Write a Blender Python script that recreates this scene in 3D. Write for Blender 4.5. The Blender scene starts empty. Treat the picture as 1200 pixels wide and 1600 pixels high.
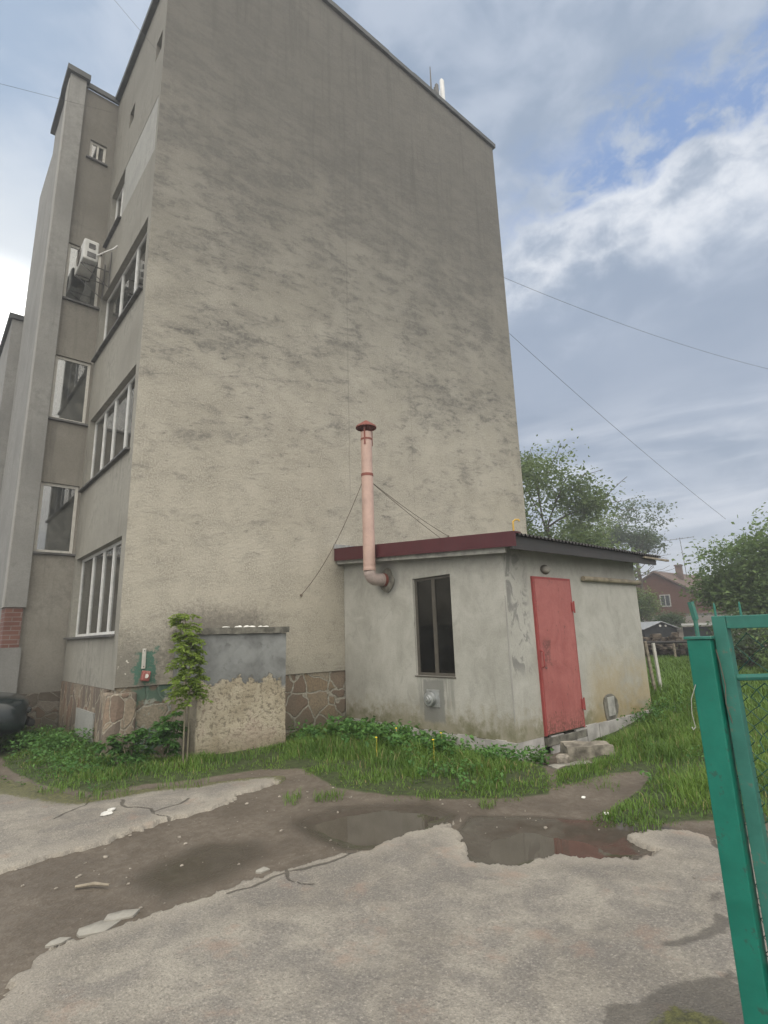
import bpy, math, random
import numpy as np
from mathutils import Vector, Matrix

sc = bpy.context.scene
col = sc.collection
rng = np.random.default_rng(11)
random.seed(5)
R = math.radians

# ------------------------------------------------------------------ camera
CAM = Vector((0.0, 0.0, 1.5))
yaw, pit, rol = R(40.856), R(12.892), R(-1.753)
fw = Vector((math.sin(yaw)*math.cos(pit), math.cos(yaw)*math.cos(pit), math.sin(pit)))
r0 = Vector((math.cos(yaw), -math.sin(yaw), 0)); u0 = r0.cross(fw)
rt = math.cos(rol)*r0 + math.sin(rol)*u0
up = -math.sin(rol)*r0 + math.cos(rol)*u0
cd = bpy.data.cameras.new("camera"); cam = bpy.data.objects.new("camera", cd); col.objects.link(cam)
m3 = Matrix((rt, up, -fw)).transposed()
cam.matrix_world = Matrix.Translation(CAM) @ m3.to_4x4()
cd.sensor_fit = 'VERTICAL'; cd.sensor_height = 24.0; cd.lens = 24.0*848.39/1600.0
cd.clip_start = 0.05; cd.clip_end = 3000
sc.camera = cam

# ------------------------------------------------------------------ exposure
sc.view_settings.view_transform = 'Standard'; sc.view_settings.look = 'None'
sc.view_settings.exposure = 0.15; sc.view_settings.gamma = 1.0
sc.view_settings.use_curve_mapping = False

# ------------------------------------------------------------------ node helper
class G:
    def __init__(s, nt): s.nt = nt; s.nt.nodes.clear()
    def n(s, t, **kw):
        o = s.nt.nodes.new(t)
        for k, v in kw.items(): setattr(o, k, v)
        return o
    def put(s, sock, v):
        if v is None: return
        if isinstance(v, bpy.types.NodeSocket): s.nt.links.new(v, sock)
        else:
            if isinstance(v, (tuple, list)) and len(v) == 3 and sock.type == 'RGBA': v = (*v, 1)
            sock.default_value = v
    def co(s, kind='Object'): return s.n('ShaderNodeTexCoord').outputs[kind]
    def map(s, vec, scale=(1,1,1), loc=(0,0,0), rot=(0,0,0)):
        o = s.n('ShaderNodeMapping'); s.put(o.inputs['Vector'], vec)
        o.inputs['Scale'].default_value = scale; o.inputs['Location'].default_value = loc; o.inputs['Rotation'].default_value = rot
        return o.outputs[0]
    def noise(s, vec, scale, detail=4, rough=.55, dist=0.0):
        o = s.n('ShaderNodeTexNoise'); s.put(o.inputs['Vector'], vec)
        o.inputs['Scale'].default_value = scale; o.inputs['Detail'].default_value = detail
        o.inputs['Roughness'].default_value = rough; o.inputs['Distortion'].default_value = dist
        return o.outputs['Fac']
    def vor(s, vec, scale, feature='F1', out='Distance', rand=1.0):
        o = s.n('ShaderNodeTexVoronoi', feature=feature); s.put(o.inputs['Vector'], vec)
        o.inputs['Scale'].default_value = scale; o.inputs['Randomness'].default_value = rand
        return o.outputs[out]
    def ramp(s, f, a, b, lo=0.0, hi=1.0):
        o = s.n('ShaderNodeMapRange', clamp=True, interpolation_type='SMOOTHSTEP'); s.put(o.inputs[0], f)
        o.inputs[1].default_value = a; o.inputs[2].default_value = b; o.inputs[3].default_value = lo; o.inputs[4].default_value = hi
        return o.outputs[0]
    def math(s, op, a, b=None, c=None):
        o = s.n('ShaderNodeMath', operation=op); s.put(o.inputs[0], a); s.put(o.inputs[1], b); s.put(o.inputs[2], c)
        return o.outputs[0]
    def mul(s, *a):
        r = a[0]
        for x in a[1:]: r = s.math('MULTIPLY', r, x)
        return r
    def mix(s, f, a, b, mode='MIX'):
        o = s.n('ShaderNodeMix', data_type='RGBA', blend_type=mode); s.put(o.inputs[0], f); s.put(o.inputs[6], a); s.put(o.inputs[7], b)
        return o.outputs[2]
    def sep(s, vec):
        o = s.n('ShaderNodeSeparateXYZ'); s.put(o.inputs[0], vec); return o.outputs
    def attr(s, name): return s.n('ShaderNodeAttribute', attribute_name=name).outputs['Fac']
    def bump(s, h, strength=.3, dist=.02):
        o = s.n('ShaderNodeBump'); s.put(o.inputs['Height'], h); o.inputs['Strength'].default_value = strength; o.inputs['Distance'].default_value = dist
        return o.outputs[0]
    def pbr(s, color, rough=.85, normal=None, metal=0.0, spec=.3):
        b = s.n('ShaderNodeBsdfPrincipled'); s.put(b.inputs['Base Color'], color); s.put(b.inputs['Roughness'], rough)
        s.put(b.inputs['Metallic'], metal); s.put(b.inputs['Specular IOR Level'], spec)
        if normal is not None: s.put(b.inputs['Normal'], normal)
        return b
    def out(s, sh, k='ShaderNodeOutputMaterial'):
        o = s.n(k); s.nt.links.new(sh if isinstance(sh, bpy.types.NodeSocket) else sh.outputs[0], o.inputs['Surface'])

# ------------------------------------------------------------------ world: clouded daylight
SUND = Vector((0.045, 0.92, 0.385)).normalized()
sun_el = math.asin(SUND.z); sun_az = math.atan2(SUND.x, SUND.y)
w = bpy.data.worlds.new("World"); sc.world = w; w.use_nodes = True
g = G(w.node_tree)
d = g.co('Generated')
sky = g.n('ShaderNodeTexSky', sky_type='NISHITA'); sky.sun_disc = False
sky.sun_elevation = sun_el; sky.sun_rotation = sun_az; sky.air_density = 1.0; sky.dust_density = 1.5
skyc = g.mix(1.0, sky.outputs[0], (.095, .095, .095), 'MULTIPLY')
sx, sy, sz = g.sep(d)
zc = g.math('MAXIMUM', sz, 0.06)
pl = g.n('ShaderNodeCombineXYZ'); g.put(pl.inputs[0], g.math('DIVIDE', sx, zc)); g.put(pl.inputs[1], g.math('DIVIDE', sy, zc))
P = pl.outputs[0]
def dot(v):
    o = g.n('ShaderNodeVectorMath', operation='DOT_PRODUCT'); g.put(o.inputs[0], d); o.inputs[1].default_value = v; return o.outputs['Value']
big = g.noise(P, .62, 4, .5, .4)
mid = g.noise(g.map(d, (1, 1, 1.9), (3.1, 1.7, .4)), 7.0, 6, .52, .25)
fine = g.noise(g.map(d, (1, 1, 1.5), (.4, 2.2, 1.4)), 17, 7, .62, .3)
puff = g.vor(g.map(d, (1, 1, 1.4)), 15, 'SMOOTH_F1')
low = g.noise(g.map(d, (1.6, 1.6, 9.0), (0, 2, 1)), 2.4, 5, .55, .4)
# the long bank of cumulus: great-circle edge running up to the right
edge = g.math('ADD', g.math('MULTIPLY', dot((0.603, 0.094, -0.792)), -1.0), -.030)
wob = g.math('ADD', g.mul(g.math('SUBTRACT', mid, .5), .20), g.math('ADD', g.mul(g.math('SUBTRACT', fine, .5), .09), g.mul(g.math('SUBTRACT', puff, .4), -.05)))
e = g.math('ADD', edge, wob)
er = dot((0.85, -0.50, 0.0))
gap = g.mul(g.ramp(e, .005, .035), g.ramp(e, .150, .055), g.ramp(er, .26, .46), g.ramp(fine, .66, .42))
rim = g.mul(g.ramp(e, -.135, -.012), g.ramp(e, .06, .0), g.ramp(er, .18, .42), .72)
grey = g.mix(g.ramp(big, .36, .64), (.275, .350, .47), (.455, .525, .645))
grey = g.mix(g.ramp(mid, .40, .66, 0, .45), grey, (.60, .66, .76))
# broad slate underside of the bank, and paler streaks near the skyline
under = g.mul(g.ramp(e, -.06, -.19), g.ramp(e, -.44, -.30), g.ramp(er, .1, .35))
grey = g.mix(g.mul(under, .75), grey, (.265, .335, .455))
grey = g.mix(g.mul(g.ramp(sz, .42, .24), g.ramp(low, .40, .66), .70), grey, (.74, .78, .86))
grey = g.mix(g.mul(g.ramp(sz, .20, .06), .5), grey, (.66, .72, .80))
grey = g.mix(g.mul(rim, g.ramp(g.math('ADD', g.mul(fine, .6), g.mul(mid, .4)), .30, .62)), grey, (.86, .885, .93))
blue = g.mix(.85, skyc, (.20, .33, .62))
cl = g.mix(gap, grey, blue)
# thin veil of cloud toward the west with the bright patch round the hidden sun
west = g.ramp(dot((-0.75, 0.65, 0.0)), .05, .50)
cl = g.mix(g.mul(west, .85), cl, g.mix(g.ramp(mid, .38, .66), (.31, .42, .58), (.44, .53, .66)))
sd_ = dot(tuple(SUND))
cl = g.mix(g.ramp(sd_, .93, .995, 0, .85), cl, (.80, .84, .87))
cl = g.mix(g.ramp(sd_, .982, 1.0, 0, .95), cl, (2.6, 2.55, 2.45))
# unseen sky overhead and behind the camera, brightened to add fill light
back_fill = g.ramp(dot((-.45, -.52, .72)), .30, .80)
cl = g.mix(back_fill, cl, (2.65, 2.5, 2.24))
cl = g.mix(g.ramp(sz, .0, -.05), cl, (.2, .2, .19))
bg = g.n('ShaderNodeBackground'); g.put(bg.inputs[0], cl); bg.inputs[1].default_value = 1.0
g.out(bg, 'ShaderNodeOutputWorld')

# ------------------------------------------------------------------ the sun, veiled by cloud
sl = bpy.data.lights.new("sun", 'SUN'); sl.energy = 1.2; sl.angle = R(12); sl.color = (1, .96, .9)
so = bpy.data.objects.new("sun", sl); col.objects.link(so)
so.rotation_euler = (-SUND).to_track_quat('-Z', 'Y').to_euler()

# ================================================================== materials
def mat(name):
    m = bpy.data.materials.new(name); m.use_nodes = True; return m, G(m.node_tree)

def plain(name, c, rough=.6, metal=0.0, var=.25, scale=9.0, bump=.08, spec=.35):
    m, g = mat(name); o = g.co()
    a = g.noise(o, scale, 5); b = g.noise(o, scale*9, 3)
    k = tuple(x*(1-var) for x in c); h = tuple(min(1, x*(1+var)) for x in c)
    cc = g.mix(g.ramp(a, .3, .7), k, h)
    g.out(g.pbr(cc, g.ramp(a, .2, .8, rough*.85, min(1, rough*1.12)), g.bump(g.math('ADD', a, g.mul(b, .5)), bump, .01), metal, spec))
    return m

def stucco():
    m, g = mat('rough_stucco'); o = g.co(); x, y, z = g.sep(o)
    tilt = g.map(o, (1, 1, 1), (0, 0, 0), (0, R(7), 0))
    grain = g.noise(o, 40, 5, .75)
    coarse = g.noise(o, 13, 5, .70)
    pits = g.vor(g.map(o, (1, 1, 1.3)), 15)
    cloud = g.noise(g.map(o, (.5, .5, .7)), 1.3, 6, .62, .3)
    smear = g.noise(g.map(tilt, (1.25, 1.0, 3.4)), 1.6, 9, .74, .45)
    smear2 = g.noise(g.map(tilt, (1.9, 1.0, 6.2), (4.2, 0, 1.1)), 1.5, 8, .76, .6)
    streak = g.noise(g.map(o, (6, 1, .35)), 1.0, 5, .6)
    blot = g.noise(g.map(tilt, (.55, 1, 1.0), (1.3, 0, 2.2)), 1.0, 7, .66, .4)
    high = g.ramp(g.math('ADD', z, g.mul(g.math('SUBTRACT', blot, .5), 9.0)), 3.5, 14.0)
    base = g.mix(g.ramp(cloud, .32, .68), (.335, .318, .270), (.43, .41, .355))
    base = g.mix(g.mul(g.ramp(x, 3.3, 4.4), g.ramp(x, 10.5, 5.5), .28), base, (.40, .39, .345))
    base = g.mix(g.mul(g.ramp(z, 8.5, 2.5), .55), base, (.505, .468, .392))  # brighter light low on the wall put into the colour as cream
    gv_ = g.ramp(g.noise(o, 2.1, 4, .6), .35, .65, .25, 1.0)
    base = g.mix(g.mul(g.ramp(grain, .42, .60, .48, 0), gv_), base, (.20, .188, .160))
    base = g.mix(g.ramp(grain, .52, .66, 0, .40), base, (.55, .525, .46))
    base = g.mix(g.mul(g.ramp(coarse, .46, .32, 0, .5), gv_), base, (.22, .205, .175))
    th = g.math('ADD', smear, g.math('ADD', g.mul(high, .10), g.mul(g.math('SUBTRACT', blot, .5), .42)))
    lowz = g.ramp(z, 1.5, 7.5, .38, 1.0)
    dk = g.mul(g.ramp(th, .50, .70), g.ramp(coarse, .32, .54), lowz)
    base = g.mix(g.mul(dk, .78), base, (.118, .115, .107))
    dk2 = g.mul(g.ramp(smear2, .565, .64), g.ramp(coarse, .36, .54), g.ramp(blot, .42, .58), g.math('MINIMUM', g.math('ADD', lowz, .12), 1.0))
    base = g.mix(g.mul(dk2, .85), base, (.105, .102, .095))
    base = g.mix(g.mul(high, .74), base, (.132, .131, .125))
    base = g.mix(g.mul(g.ramp(z, 5.5, 15.5), .55), base, (.112, .108, .098))
    base = g.mix(g.mul(g.ramp(streak, .48, .70), g.ramp(z, 8, 16), .6), base, (.095, .093, .086))
    # two casting joints that run up the wall
    for jx, a in ((4.15, .30), (5.95, .16)):
        jd = g.math('ABSOLUTE', g.math('SUBTRACT', x, g.math('ADD', jx, g.mul(g.math('SUBTRACT', cloud, .5), .08))))
        base = g.mix(g.mul(g.ramp(jd, .022, .008), g.ramp(grain, .3, .55), g.ramp(z, 3.2, 5.0), a), base, (.10, .095, .085))
    # dark patch above the bunker, damp at the corner
    n1 = g.mul(g.math('SUBTRACT', coarse, .5), .7)
    dark_patch = g.mul(g.ramp(g.math('ADD', g.math('ABSOLUTE', g.math('SUBTRACT', x, 1.5)), n1), 1.0, .55), g.ramp(g.math('ADD', z, n1), 2.2, 1.75), g.ramp(z, 1.0, 1.3))
    base = g.mix(g.mul(dark_patch, .7), base, (.12, .112, .10))
    damp = g.mul(g.ramp(g.math('ADD', x, n1), .95, .35), g.ramp(g.math('ADD', z, n1), 1.95, 1.2))
    base = g.mix(g.mul(damp, .72), base, (.15, .145, .13))
    base = g.mix(g.mul(g.ramp(g.math('ADD', z, n1), 1.35, .95), g.ramp(x, 1.8, 2.2), .25), base, (.2, .2, .17))
    # remains of green paint round the small box
    gx = g.math('ABSOLUTE', g.math('SUBTRACT', x, .40)); gz = g.math('ABSOLUTE', g.math('SUBTRACT', z, 1.19))
    gd = g.math('ADD', g.math('MAXIMUM', g.mul(gx, 1.7), gz), g.math('ADD', g.mul(g.math('SUBTRACT', coarse, .5), .45), g.mul(g.math('SUBTRACT', g.noise(o, 4, 3), .5), .5)))
    base = g.mix(g.mul(g.ramp(gd, .27, .20), g.ramp(grain, .30, .5), .85), base, (.055, .165, .125))
    # white chips at the arris
    chip = g.mul(g.ramp(x, .30, .12), g.ramp(z, 2.6, 1.0), g.ramp(g.noise(o, 17, 2), .64, .69))
    base = g.mix(chip, base, (.66, .64, .58))
    hgt = g.math('ADD', g.math('ADD', g.mul(grain, 1.0), g.mul(coarse, .55)), g.mul(pits, -.25))
    g.out(g.pbr(base, .95, g.bump(hgt, .7, .024), 0, .12)); return m

def render_wall(name, c1, c2, dirt, zlo=None, grime=.5, bump=.3, scale=1.2, top=None, green=0.0, dampz=.7):
    """smoother painted render with rain streaks and patches"""
    m, g = mat(name); o = g.co(); x, y, z = g.sep(o)
    cloud = g.noise(o, scale, 6, .6, .3); grain = g.noise(o, 42, 4, .65); coarse = g.noise(o, 8, 6, .62)
    st = g.noise(g.map(o, (7, 7, .5)), 1.0, 5, .62)
    base = g.mix(g.ramp(cloud, .32, .68), c1, c2)
    base = g.mix(g.ramp(grain, .35, .65, .22, 0), base, dirt)
    base = g.mix(g.mul(g.ramp(g.math('ADD', g.mul(cloud, .6), g.mul(coarse, .4)), .50, .68), grime), base, dirt)
    base = g.mix(g.mul(g.ramp(st, .52, .74), grime, .8), base, dirt)
    if top: base = g.mix(g.mul(g.ramp(z, top[0], top[1]), .5), base, dirt)
    n1 = g.mul(g.math('SUBTRACT', coarse, .5), .8)
    if zlo is not None:
        base = g.mix(g.mul(g.ramp(g.math('ADD', z, n1), zlo+dampz, zlo), .65), base, dirt)
    if green: 
        base = g.mix(g.mul(g.ramp(g.math('ADD', z, n1), .75, .1), g.ramp(cloud, .35, .6), green), base, (.23, .19, .075))
    g.out(g.pbr(base, .9, g.bump(g.math('ADD', g.mul(grain, .45), coarse), bump, .015), 0, .15)); return m

def shed_wall():
    m, g = mat('cement_render'); o = g.co(); x, y, z = g.sep(o)
    cloud = g.noise(o, 1.7, 7, .62, .5); coarse = g.noise(o, 7, 6, .65); grain = g.noise(o, 48, 3, .6)
    trow = g.noise(g.map(o, (2.2, 2.2, 1.2), (3, 1, 0)), 2.0, 6, .66, 1.2)
    base = g.mix(g.ramp(cloud, .33, .67), (.345, .342, .312), (.445, .442, .41))
    base = g.mix(g.ramp(trow, .50, .70, 0, .40), base, (.49, .485, .455))
    base = g.mix(g.ramp(trow, .46, .32, 0, .38), base, (.26, .26, .24))
    base = g.mix(g.ramp(grain, .34, .6, .18, 0), base, (.22, .22, .2))
    n1 = g.mul(g.math('SUBTRACT', coarse, .5), .9)
    zz = g.math('ADD', z, n1)
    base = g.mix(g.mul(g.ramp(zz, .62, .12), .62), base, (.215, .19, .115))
    base = g.mix(g.mul(g.ramp(zz, .35, .05), g.ramp(cloud, .4, .56), .7), base, (.115, .12, .055))
    # ochre seep on the door side right of the door
    seep = g.mul(g.ramp(x, 1.7, 2.3), g.ramp(y, .4, .1), g.ramp(zz, 1.35, .5), g.ramp(cloud, .28, .55))
    base = g.mix(g.mul(seep, .60), base, (.33, .255, .125))
    # grey scrapes between corner and door
    scr = g.mul(g.ramp(x, .02, .06), g.ramp(x, .62, .40), g.ramp(y, .3, .1), g.ramp(trow, .48, .58), g.ramp(z, .8, 1.1))
    base = g.mix(g.mul(scr, .8), base, (.17, .17, .165))
    # damp cement round the wall vent
    vy = g.math('ABSOLUTE', g.math('SUBTRACT', y, 1.48)); vz = g.math('ABSOLUTE', g.math('SUBTRACT', z, .52))
    vd = g.math('ADD', g.math('MAXIMUM', vy, g.mul(vz, .72)), g.mul(n1, .12))
    base = g.mix(g.mul(g.ramp(vd, .245, .20), g.ramp(x, .2, .05), .75), base, (.175, .18, .175))
    # patch round the flue hole
    fy = g.math('SUBTRACT', y, 2.48); fz = g.math('SUBTRACT', z, 2.46)
    fd = g.math('ADD', g.math('SQRT', g.math('ADD', g.mul(fy, fy), g.mul(fz, fz))), g.mul(n1, .10))
    base = g.mix(g.mul(g.ramp(fd, .36, .20), g.ramp(x, .2, .05), .75), base, (.14, .145, .14))
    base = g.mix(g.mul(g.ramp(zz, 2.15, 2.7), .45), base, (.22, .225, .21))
    # runs under the window sill
    run = g.mul(g.ramp(g.noise(g.map(o, (9, 9, .6)), 1.0, 4), .5, .64), g.ramp(y, .95, 1.1), g.ramp(y, 1.95, 1.8), g.ramp(z, .2, .5), g.ramp(z, .95, .8), g.ramp(x, .2, .05))
    base = g.mix(g.mul(run, .6), base, (.2, .205, .19))
    g.out(g.pbr(base, .9, g.bump(g.math('ADD', g.mul(grain, .3), g.math('ADD', coarse, g.mul(trow, .6))), .32, .018), 0, .15)); return m

def flagstone(name, scale=2.6, sq=(1, 1, 1), pal=((.29, .225, .155), (.37, .33, .26), (.22, .165, .125)), mort=(.40, .38, .33), green=False, mw=.035):
    m, g = mat(name); o = g.co(); x, y, z = g.sep(o)
    wv = g.n('ShaderNodeVectorMath', operation='ADD'); g.put(wv.inputs[0], g.map(o, sq))
    nn = g.n('ShaderNodeTexNoise'); g.put(nn.inputs['Vector'], o); nn.inputs['Scale'].default_value = 3.0
    sc_ = g.n('ShaderNodeVectorMath', operation='SCALE'); g.put(sc_.inputs[0], nn.outputs['Color']); sc_.inputs['Scale'].default_value = .22
    g.put(wv.inputs[1], sc_.outputs[0]); V = wv.outputs[0]
    edge = g.vor(V, scale, 'DISTANCE_TO_EDGE'); cellc = g.vor(V, scale, 'F1', 'Color')
    cr, cg, cb = g.sep(cellc)
    grain = g.noise(o, 30, 5, .65); cloud = g.noise(o, 3.0, 5)
    stone = g.mix(g.ramp(cr, .3, .7), pal[0], pal[1]); stone = g.mix(g.ramp(cg, .5, .7), stone, pal[2])
    stone = g.mix(g.ramp(grain, .3, .7, .5, 0), stone, (.09, .08, .065))
    e2 = g.math('ADD', edge, g.mul(g.math('SUBTRACT', grain, .5), .03))
    k = g.ramp(e2, mw*.55, mw)
    c = g.mix(k, g.mix(g.ramp(grain, .35, .65), tuple(q*.6 for q in mort), mort), stone)
    c = g.mix(g.mul(g.ramp(cloud, .48, .66), .35), c, (.15, .14, .115))
    c = g.mix(g.mul(g.ramp(z, .45, -.05), .5), c, (.085, .09, .06))
    if green:
        gd = g.mul(g.ramp(x, .2, .3), g.ramp(x, .95, .8), g.ramp(g.noise(o, 3.3, 5, .6), .46, .54))
        c = g.mix(g.mul(gd, .75), c, (.075, .165, .13))
        gd2 = g.mul(g.ramp(x, .2, .3), g.ramp(x, .95, .8), g.ramp(g.noise(g.map(o, (1,1,1), (5,2,2)), 4.0, 5, .6), .54, .58))
        c = g.mix(g.mul(gd2, .7), c, (.36, .40, .36))
    g.out(g.pbr(c, .9, g.bump(g.math('ADD', g.mul(k, .8), g.mul(grain, .4)), .8, .03), 0, .2)); return m

def bunker_mat():
    m, g = mat('bunker_render'); o = g.co(); x, y, z = g.sep(o)
    coarse = g.noise(o, 6, 6, .66); grain = g.noise(o, 36, 5, .7); cloud = g.noise(o, 2.0, 6, .6, .4); lump = g.noise(o, 16, 5, .7)
    up_ = g.mix(g.ramp(cloud, .35, .65), (.145, .15, .15), (.24, .25, .25))
    up_ = g.mix(g.ramp(coarse, .55, .68, 0, .6), up_, (.10, .105, .10))
    lo = g.mix(g.ramp(cloud, .35, .62), (.36, .315, .235), (.50, .455, .36))
    lo = g.mix(g.ramp(lump, .50, .40, 0, .7), lo, (.155, .135, .105))
    lo = g.mix(g.mul(g.ramp(cloud, .50, .62), .45), lo, (.34, .26, .22))
    lo = g.mix(g.mul(g.ramp(z, .35, .0), .55), lo, (.20, .17, .115))
    b = g.ramp(g.math('ADD', z, g.math('ADD', g.mul(g.math('SUBTRACT', coarse, .5), .55), g.mul(g.math('SUBTRACT', grain, .5), .12))), .94, .97)
    b = g.math('MAXIMUM', b, g.mul(g.ramp(g.math('ADD', x, g.mul(g.math('SUBTRACT', coarse, .5), .1)), 1.27, 1.31), g.ramp(z, .75, .85)))
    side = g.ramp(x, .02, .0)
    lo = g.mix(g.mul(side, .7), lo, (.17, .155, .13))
    c = g.mix(b, lo, up_)
    chip = g.mul(g.ramp(lump, .63, .67), g.ramp(z, 1.1, .95), g.ramp(z, .5, .85))
    c = g.mix(g.mul(chip, .85), c, (.09, .08, .06))
    rough_h = g.mul(g.math('SUBTRACT', 1.0, b), g.math('ADD', g.mul(lump, .9), g.mul(grain, .7)))
    g.out(g.pbr(c, .92, g.bump(g.math('ADD', rough_h, g.mul(coarse, .4)), .8, .03), 0, .15)); return m

def ground_mat():
    m, g = mat('wet_dirt'); o = g.co()
    cloud = g.noise(o, 1.6, 6, .6, .3); grain = g.noise(o, 60, 4, .7); lump = g.noise(o, 16, 5, .65); peb = g.vor(o, 42)
    pc = g.vor(o, 42, 'F1', 'Color'); pr_, _, _ = g.sep(pc)
    c = g.mix(g.ramp(cloud, .32, .68), (.098, .083, .067), (.150, .129, .105))
    c = g.mix(g.ramp(lump, .42, .62, .45, 0), c, (.07, .053, .038))
    c = g.mix(g.mul(g.ramp(pr_, .84, .90), g.ramp(peb, .40, .26), g.ramp(cloud, .42, .6), .55), c, (.22, .20, .168))
    c = g.mix(g.ramp(grain, .5, .7, 0, .3), c, (.22, .19, .15))
    wet = g.attr('wet'); gr = g.attr('grassy')
    c = g.mix(g.mul(g.ramp(g.math('ADD', wet, g.mul(g.math('SUBTRACT', lump, .5), .5)), .25, .7), .62), c, (.038, .033, .027))
    gc = g.mix(g.ramp(lump, .35, .65), (.028, .036, .014), (.05, .07, .022))
    c = g.mix(g.ramp(g.math('ADD', gr, g.mul(g.math('SUBTRACT', lump, .5), .7)), .3, .65), c, gc)
    ro = g.ramp(wet, .1, .95, .82, .10)
    g.out(g.pbr(c, ro, g.bump(g.mul(g.math('ADD', g.math('ADD', lump, g.mul(grain, .45)), g.mul(g.ramp(peb, .1, .5), -.2)), g.ramp(wet, .4, .95, 1.0, .12)), .45, .018), 0, .35)); return m

def asphalt_mat():
    m, g = mat('worn_asphalt'); o = g.co()
    cloud = g.noise(o, 1.1, 6, .62, .4); cloud2 = g.noise(g.map(o, (1, 1, 1), (7, 3, 0)), 3.2, 6, .65, .4); grain = g.noise(o, 75, 4, .75); agg = g.vor(o, 85); agc = g.vor(o, 85, 'F1', 'Color')
    spk = g.noise(o, 28, 5, .7); ar, ag, ab = g.sep(agc)
    c = g.mix(g.ramp(cloud, .36, .64), (.215, .198, .172), (.305, .284, .246))
    c = g.mix(g.ramp(cloud2, .38, .60, .70, 0), c, (.170, .160, .150))
    c = g.mix(g.ramp(cloud2, .50, .78, 0, .42), c, (.37, .345, .30))
    c = g.mix(g.mul(g.ramp(ar, .70, .9), g.ramp(agg, .55, .25), .42), c, (.42, .39, .345))
    c = g.mix(g.mul(g.ramp(ag, .70, .9), g.ramp(agg, .55, .25), .45), c, (.12, .108, .098))
    mg = g.noise(g.map(o, (1, 1, 1), (3, 8, 0)), 42, 5, .8)
    c = g.mix(g.ramp(grain, .47, .34, 0, .5), c, (.10, .092, .085))
    c = g.mix(g.ramp(grain, .54, .66, 0, .42), c, (.50, .465, .405))
    c = g.mix(g.ramp(mg, .46, .36, 0, .28), c, (.12, .11, .10))
    c = g.mix(g.ramp(mg, .56, .68, 0, .26), c, (.47, .44, .385))
    c = g.mix(g.ramp(spk, .44, .30, 0, .38), c, (.14, .128, .118))
    c = g.mix(g.ramp(spk, .58, .72, 0, .45), c, (.43, .40, .35))
    c = g.mix(g.mul(g.ramp(g.noise(g.map(o, (1,1,1), (2,9,0)), 2.3, 6, .68), .56, .68), .42), c, (.30, .215, .17))
    ed = g.attr('edge')
    c = g.mix(g.mul(g.ramp(g.math('ADD', ed, g.mul(g.math('SUBTRACT', cloud2, .5), .5)), .22, .03), .30), c, (.44, .40, .335))
    st = g.attr('stain'); cr = g.attr('crack'); ms = g.attr('moss')
    c = g.mix(g.mul(g.ramp(g.math('ADD', st, g.mul(g.math('SUBTRACT', spk, .5), .07)), -.012, .012), .68), c, (.085, .078, .068))
    c = g.mix(g.ramp(g.math('ADD', cr, g.mul(g.math('SUBTRACT', grain, .5), .012)), .019, .009, 0, .72), c, (.06, .054, .045))
    mo = g.ramp(g.math('ADD', ms, g.math('ADD', g.mul(g.math('SUBTRACT', cloud2, .5), .6), g.mul(g.math('SUBTRACT', spk, .5), .8))), .42, .62)
    c = g.mix(g.mul(mo, .8), c, g.mix(g.ramp(spk, .35, .65), (.045, .05, .018), (.12, .125, .035)))
    h = g.math('ADD', g.math('ADD', g.mul(grain, .7), spk), g.mul(agg, -.6))
    h = g.math('SUBTRACT', h, g.ramp(cr, .02, .004, 0, 1.6))
    g.out(g.pbr(c, g.ramp(st, -.012, .012, .92, .6), g.bump(h, .6, .016), 0, .25)); return m

def leaf_mat(name, a, b, trans=.35, rough=.55):
    m, g = mat(name); v = g.attr('v'); c = g.mix(v, a, b)
    if name == 'grass_blade': c = g.mix(g.ramp(v, 1.5, 1.6), c, (.30, .25, .12))
    p = g.pbr(c, rough, None, 0, .3)
    t = g.n('ShaderNodeBsdfTranslucent'); g.put(t.inputs[0], g.mix(.35, c, (.25, .32, .03)))
    x = g.n('ShaderNodeMixShader'); x.inputs[0].default_value = trans
    g.nt.links.new(p.outputs[0], x.inputs[1]); g.nt.links.new(t.outputs[0], x.inputs[2]); g.out(x); return m

def glass(name, tint=(.5, .55, .56), refl=.16, dust_sheen=.34):
    m, g = mat(name); o = g.co()
    dirt = g.noise(o, 5, 6, .65)
    tr = g.n('ShaderNodeBsdfTransparent'); g.put(tr.inputs[0], tint)
    gl = g.n('ShaderNodeBsdfGlossy'); gl.inputs['Roughness'].default_value = .03
    df = g.n('ShaderNodeBsdfDiffuse'); g.put(df.inputs[0], (.26, .26, .24))
    fr = g.n('ShaderNodeFresnel'); fr.inputs[0].default_value = 1.5
    a = g.n('ShaderNodeMixShader'); g.put(a.inputs[0], g.ramp(dirt, .35, .8, dust_sheen*.15, dust_sheen)); g.nt.links.new(tr.outputs[0], a.inputs[1]); g.nt.links.new(df.outputs[0], a.inputs[2])
    b = g.n('ShaderNodeMixShader'); g.put(b.inputs[0], g.math('ADD', fr.outputs[0], refl*.3)); g.nt.links.new(a.outputs[0], b.inputs[1]); g.nt.links.new(gl.outputs[0], b.inputs[2])
    g.out(b); return m

def water_mat():
    m, g = mat('muddy_water'); o = g.co(); n = g.noise(o, 3, 3)
    c = g.mix(g.ramp(n, .3, .7), (.060, .051, .040), (.080, .069, .055))
    p = g.pbr(c, .025, g.bump(g.noise(o, 9, 2), .03, .004), 0, .55); g.out(p); return m

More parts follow.
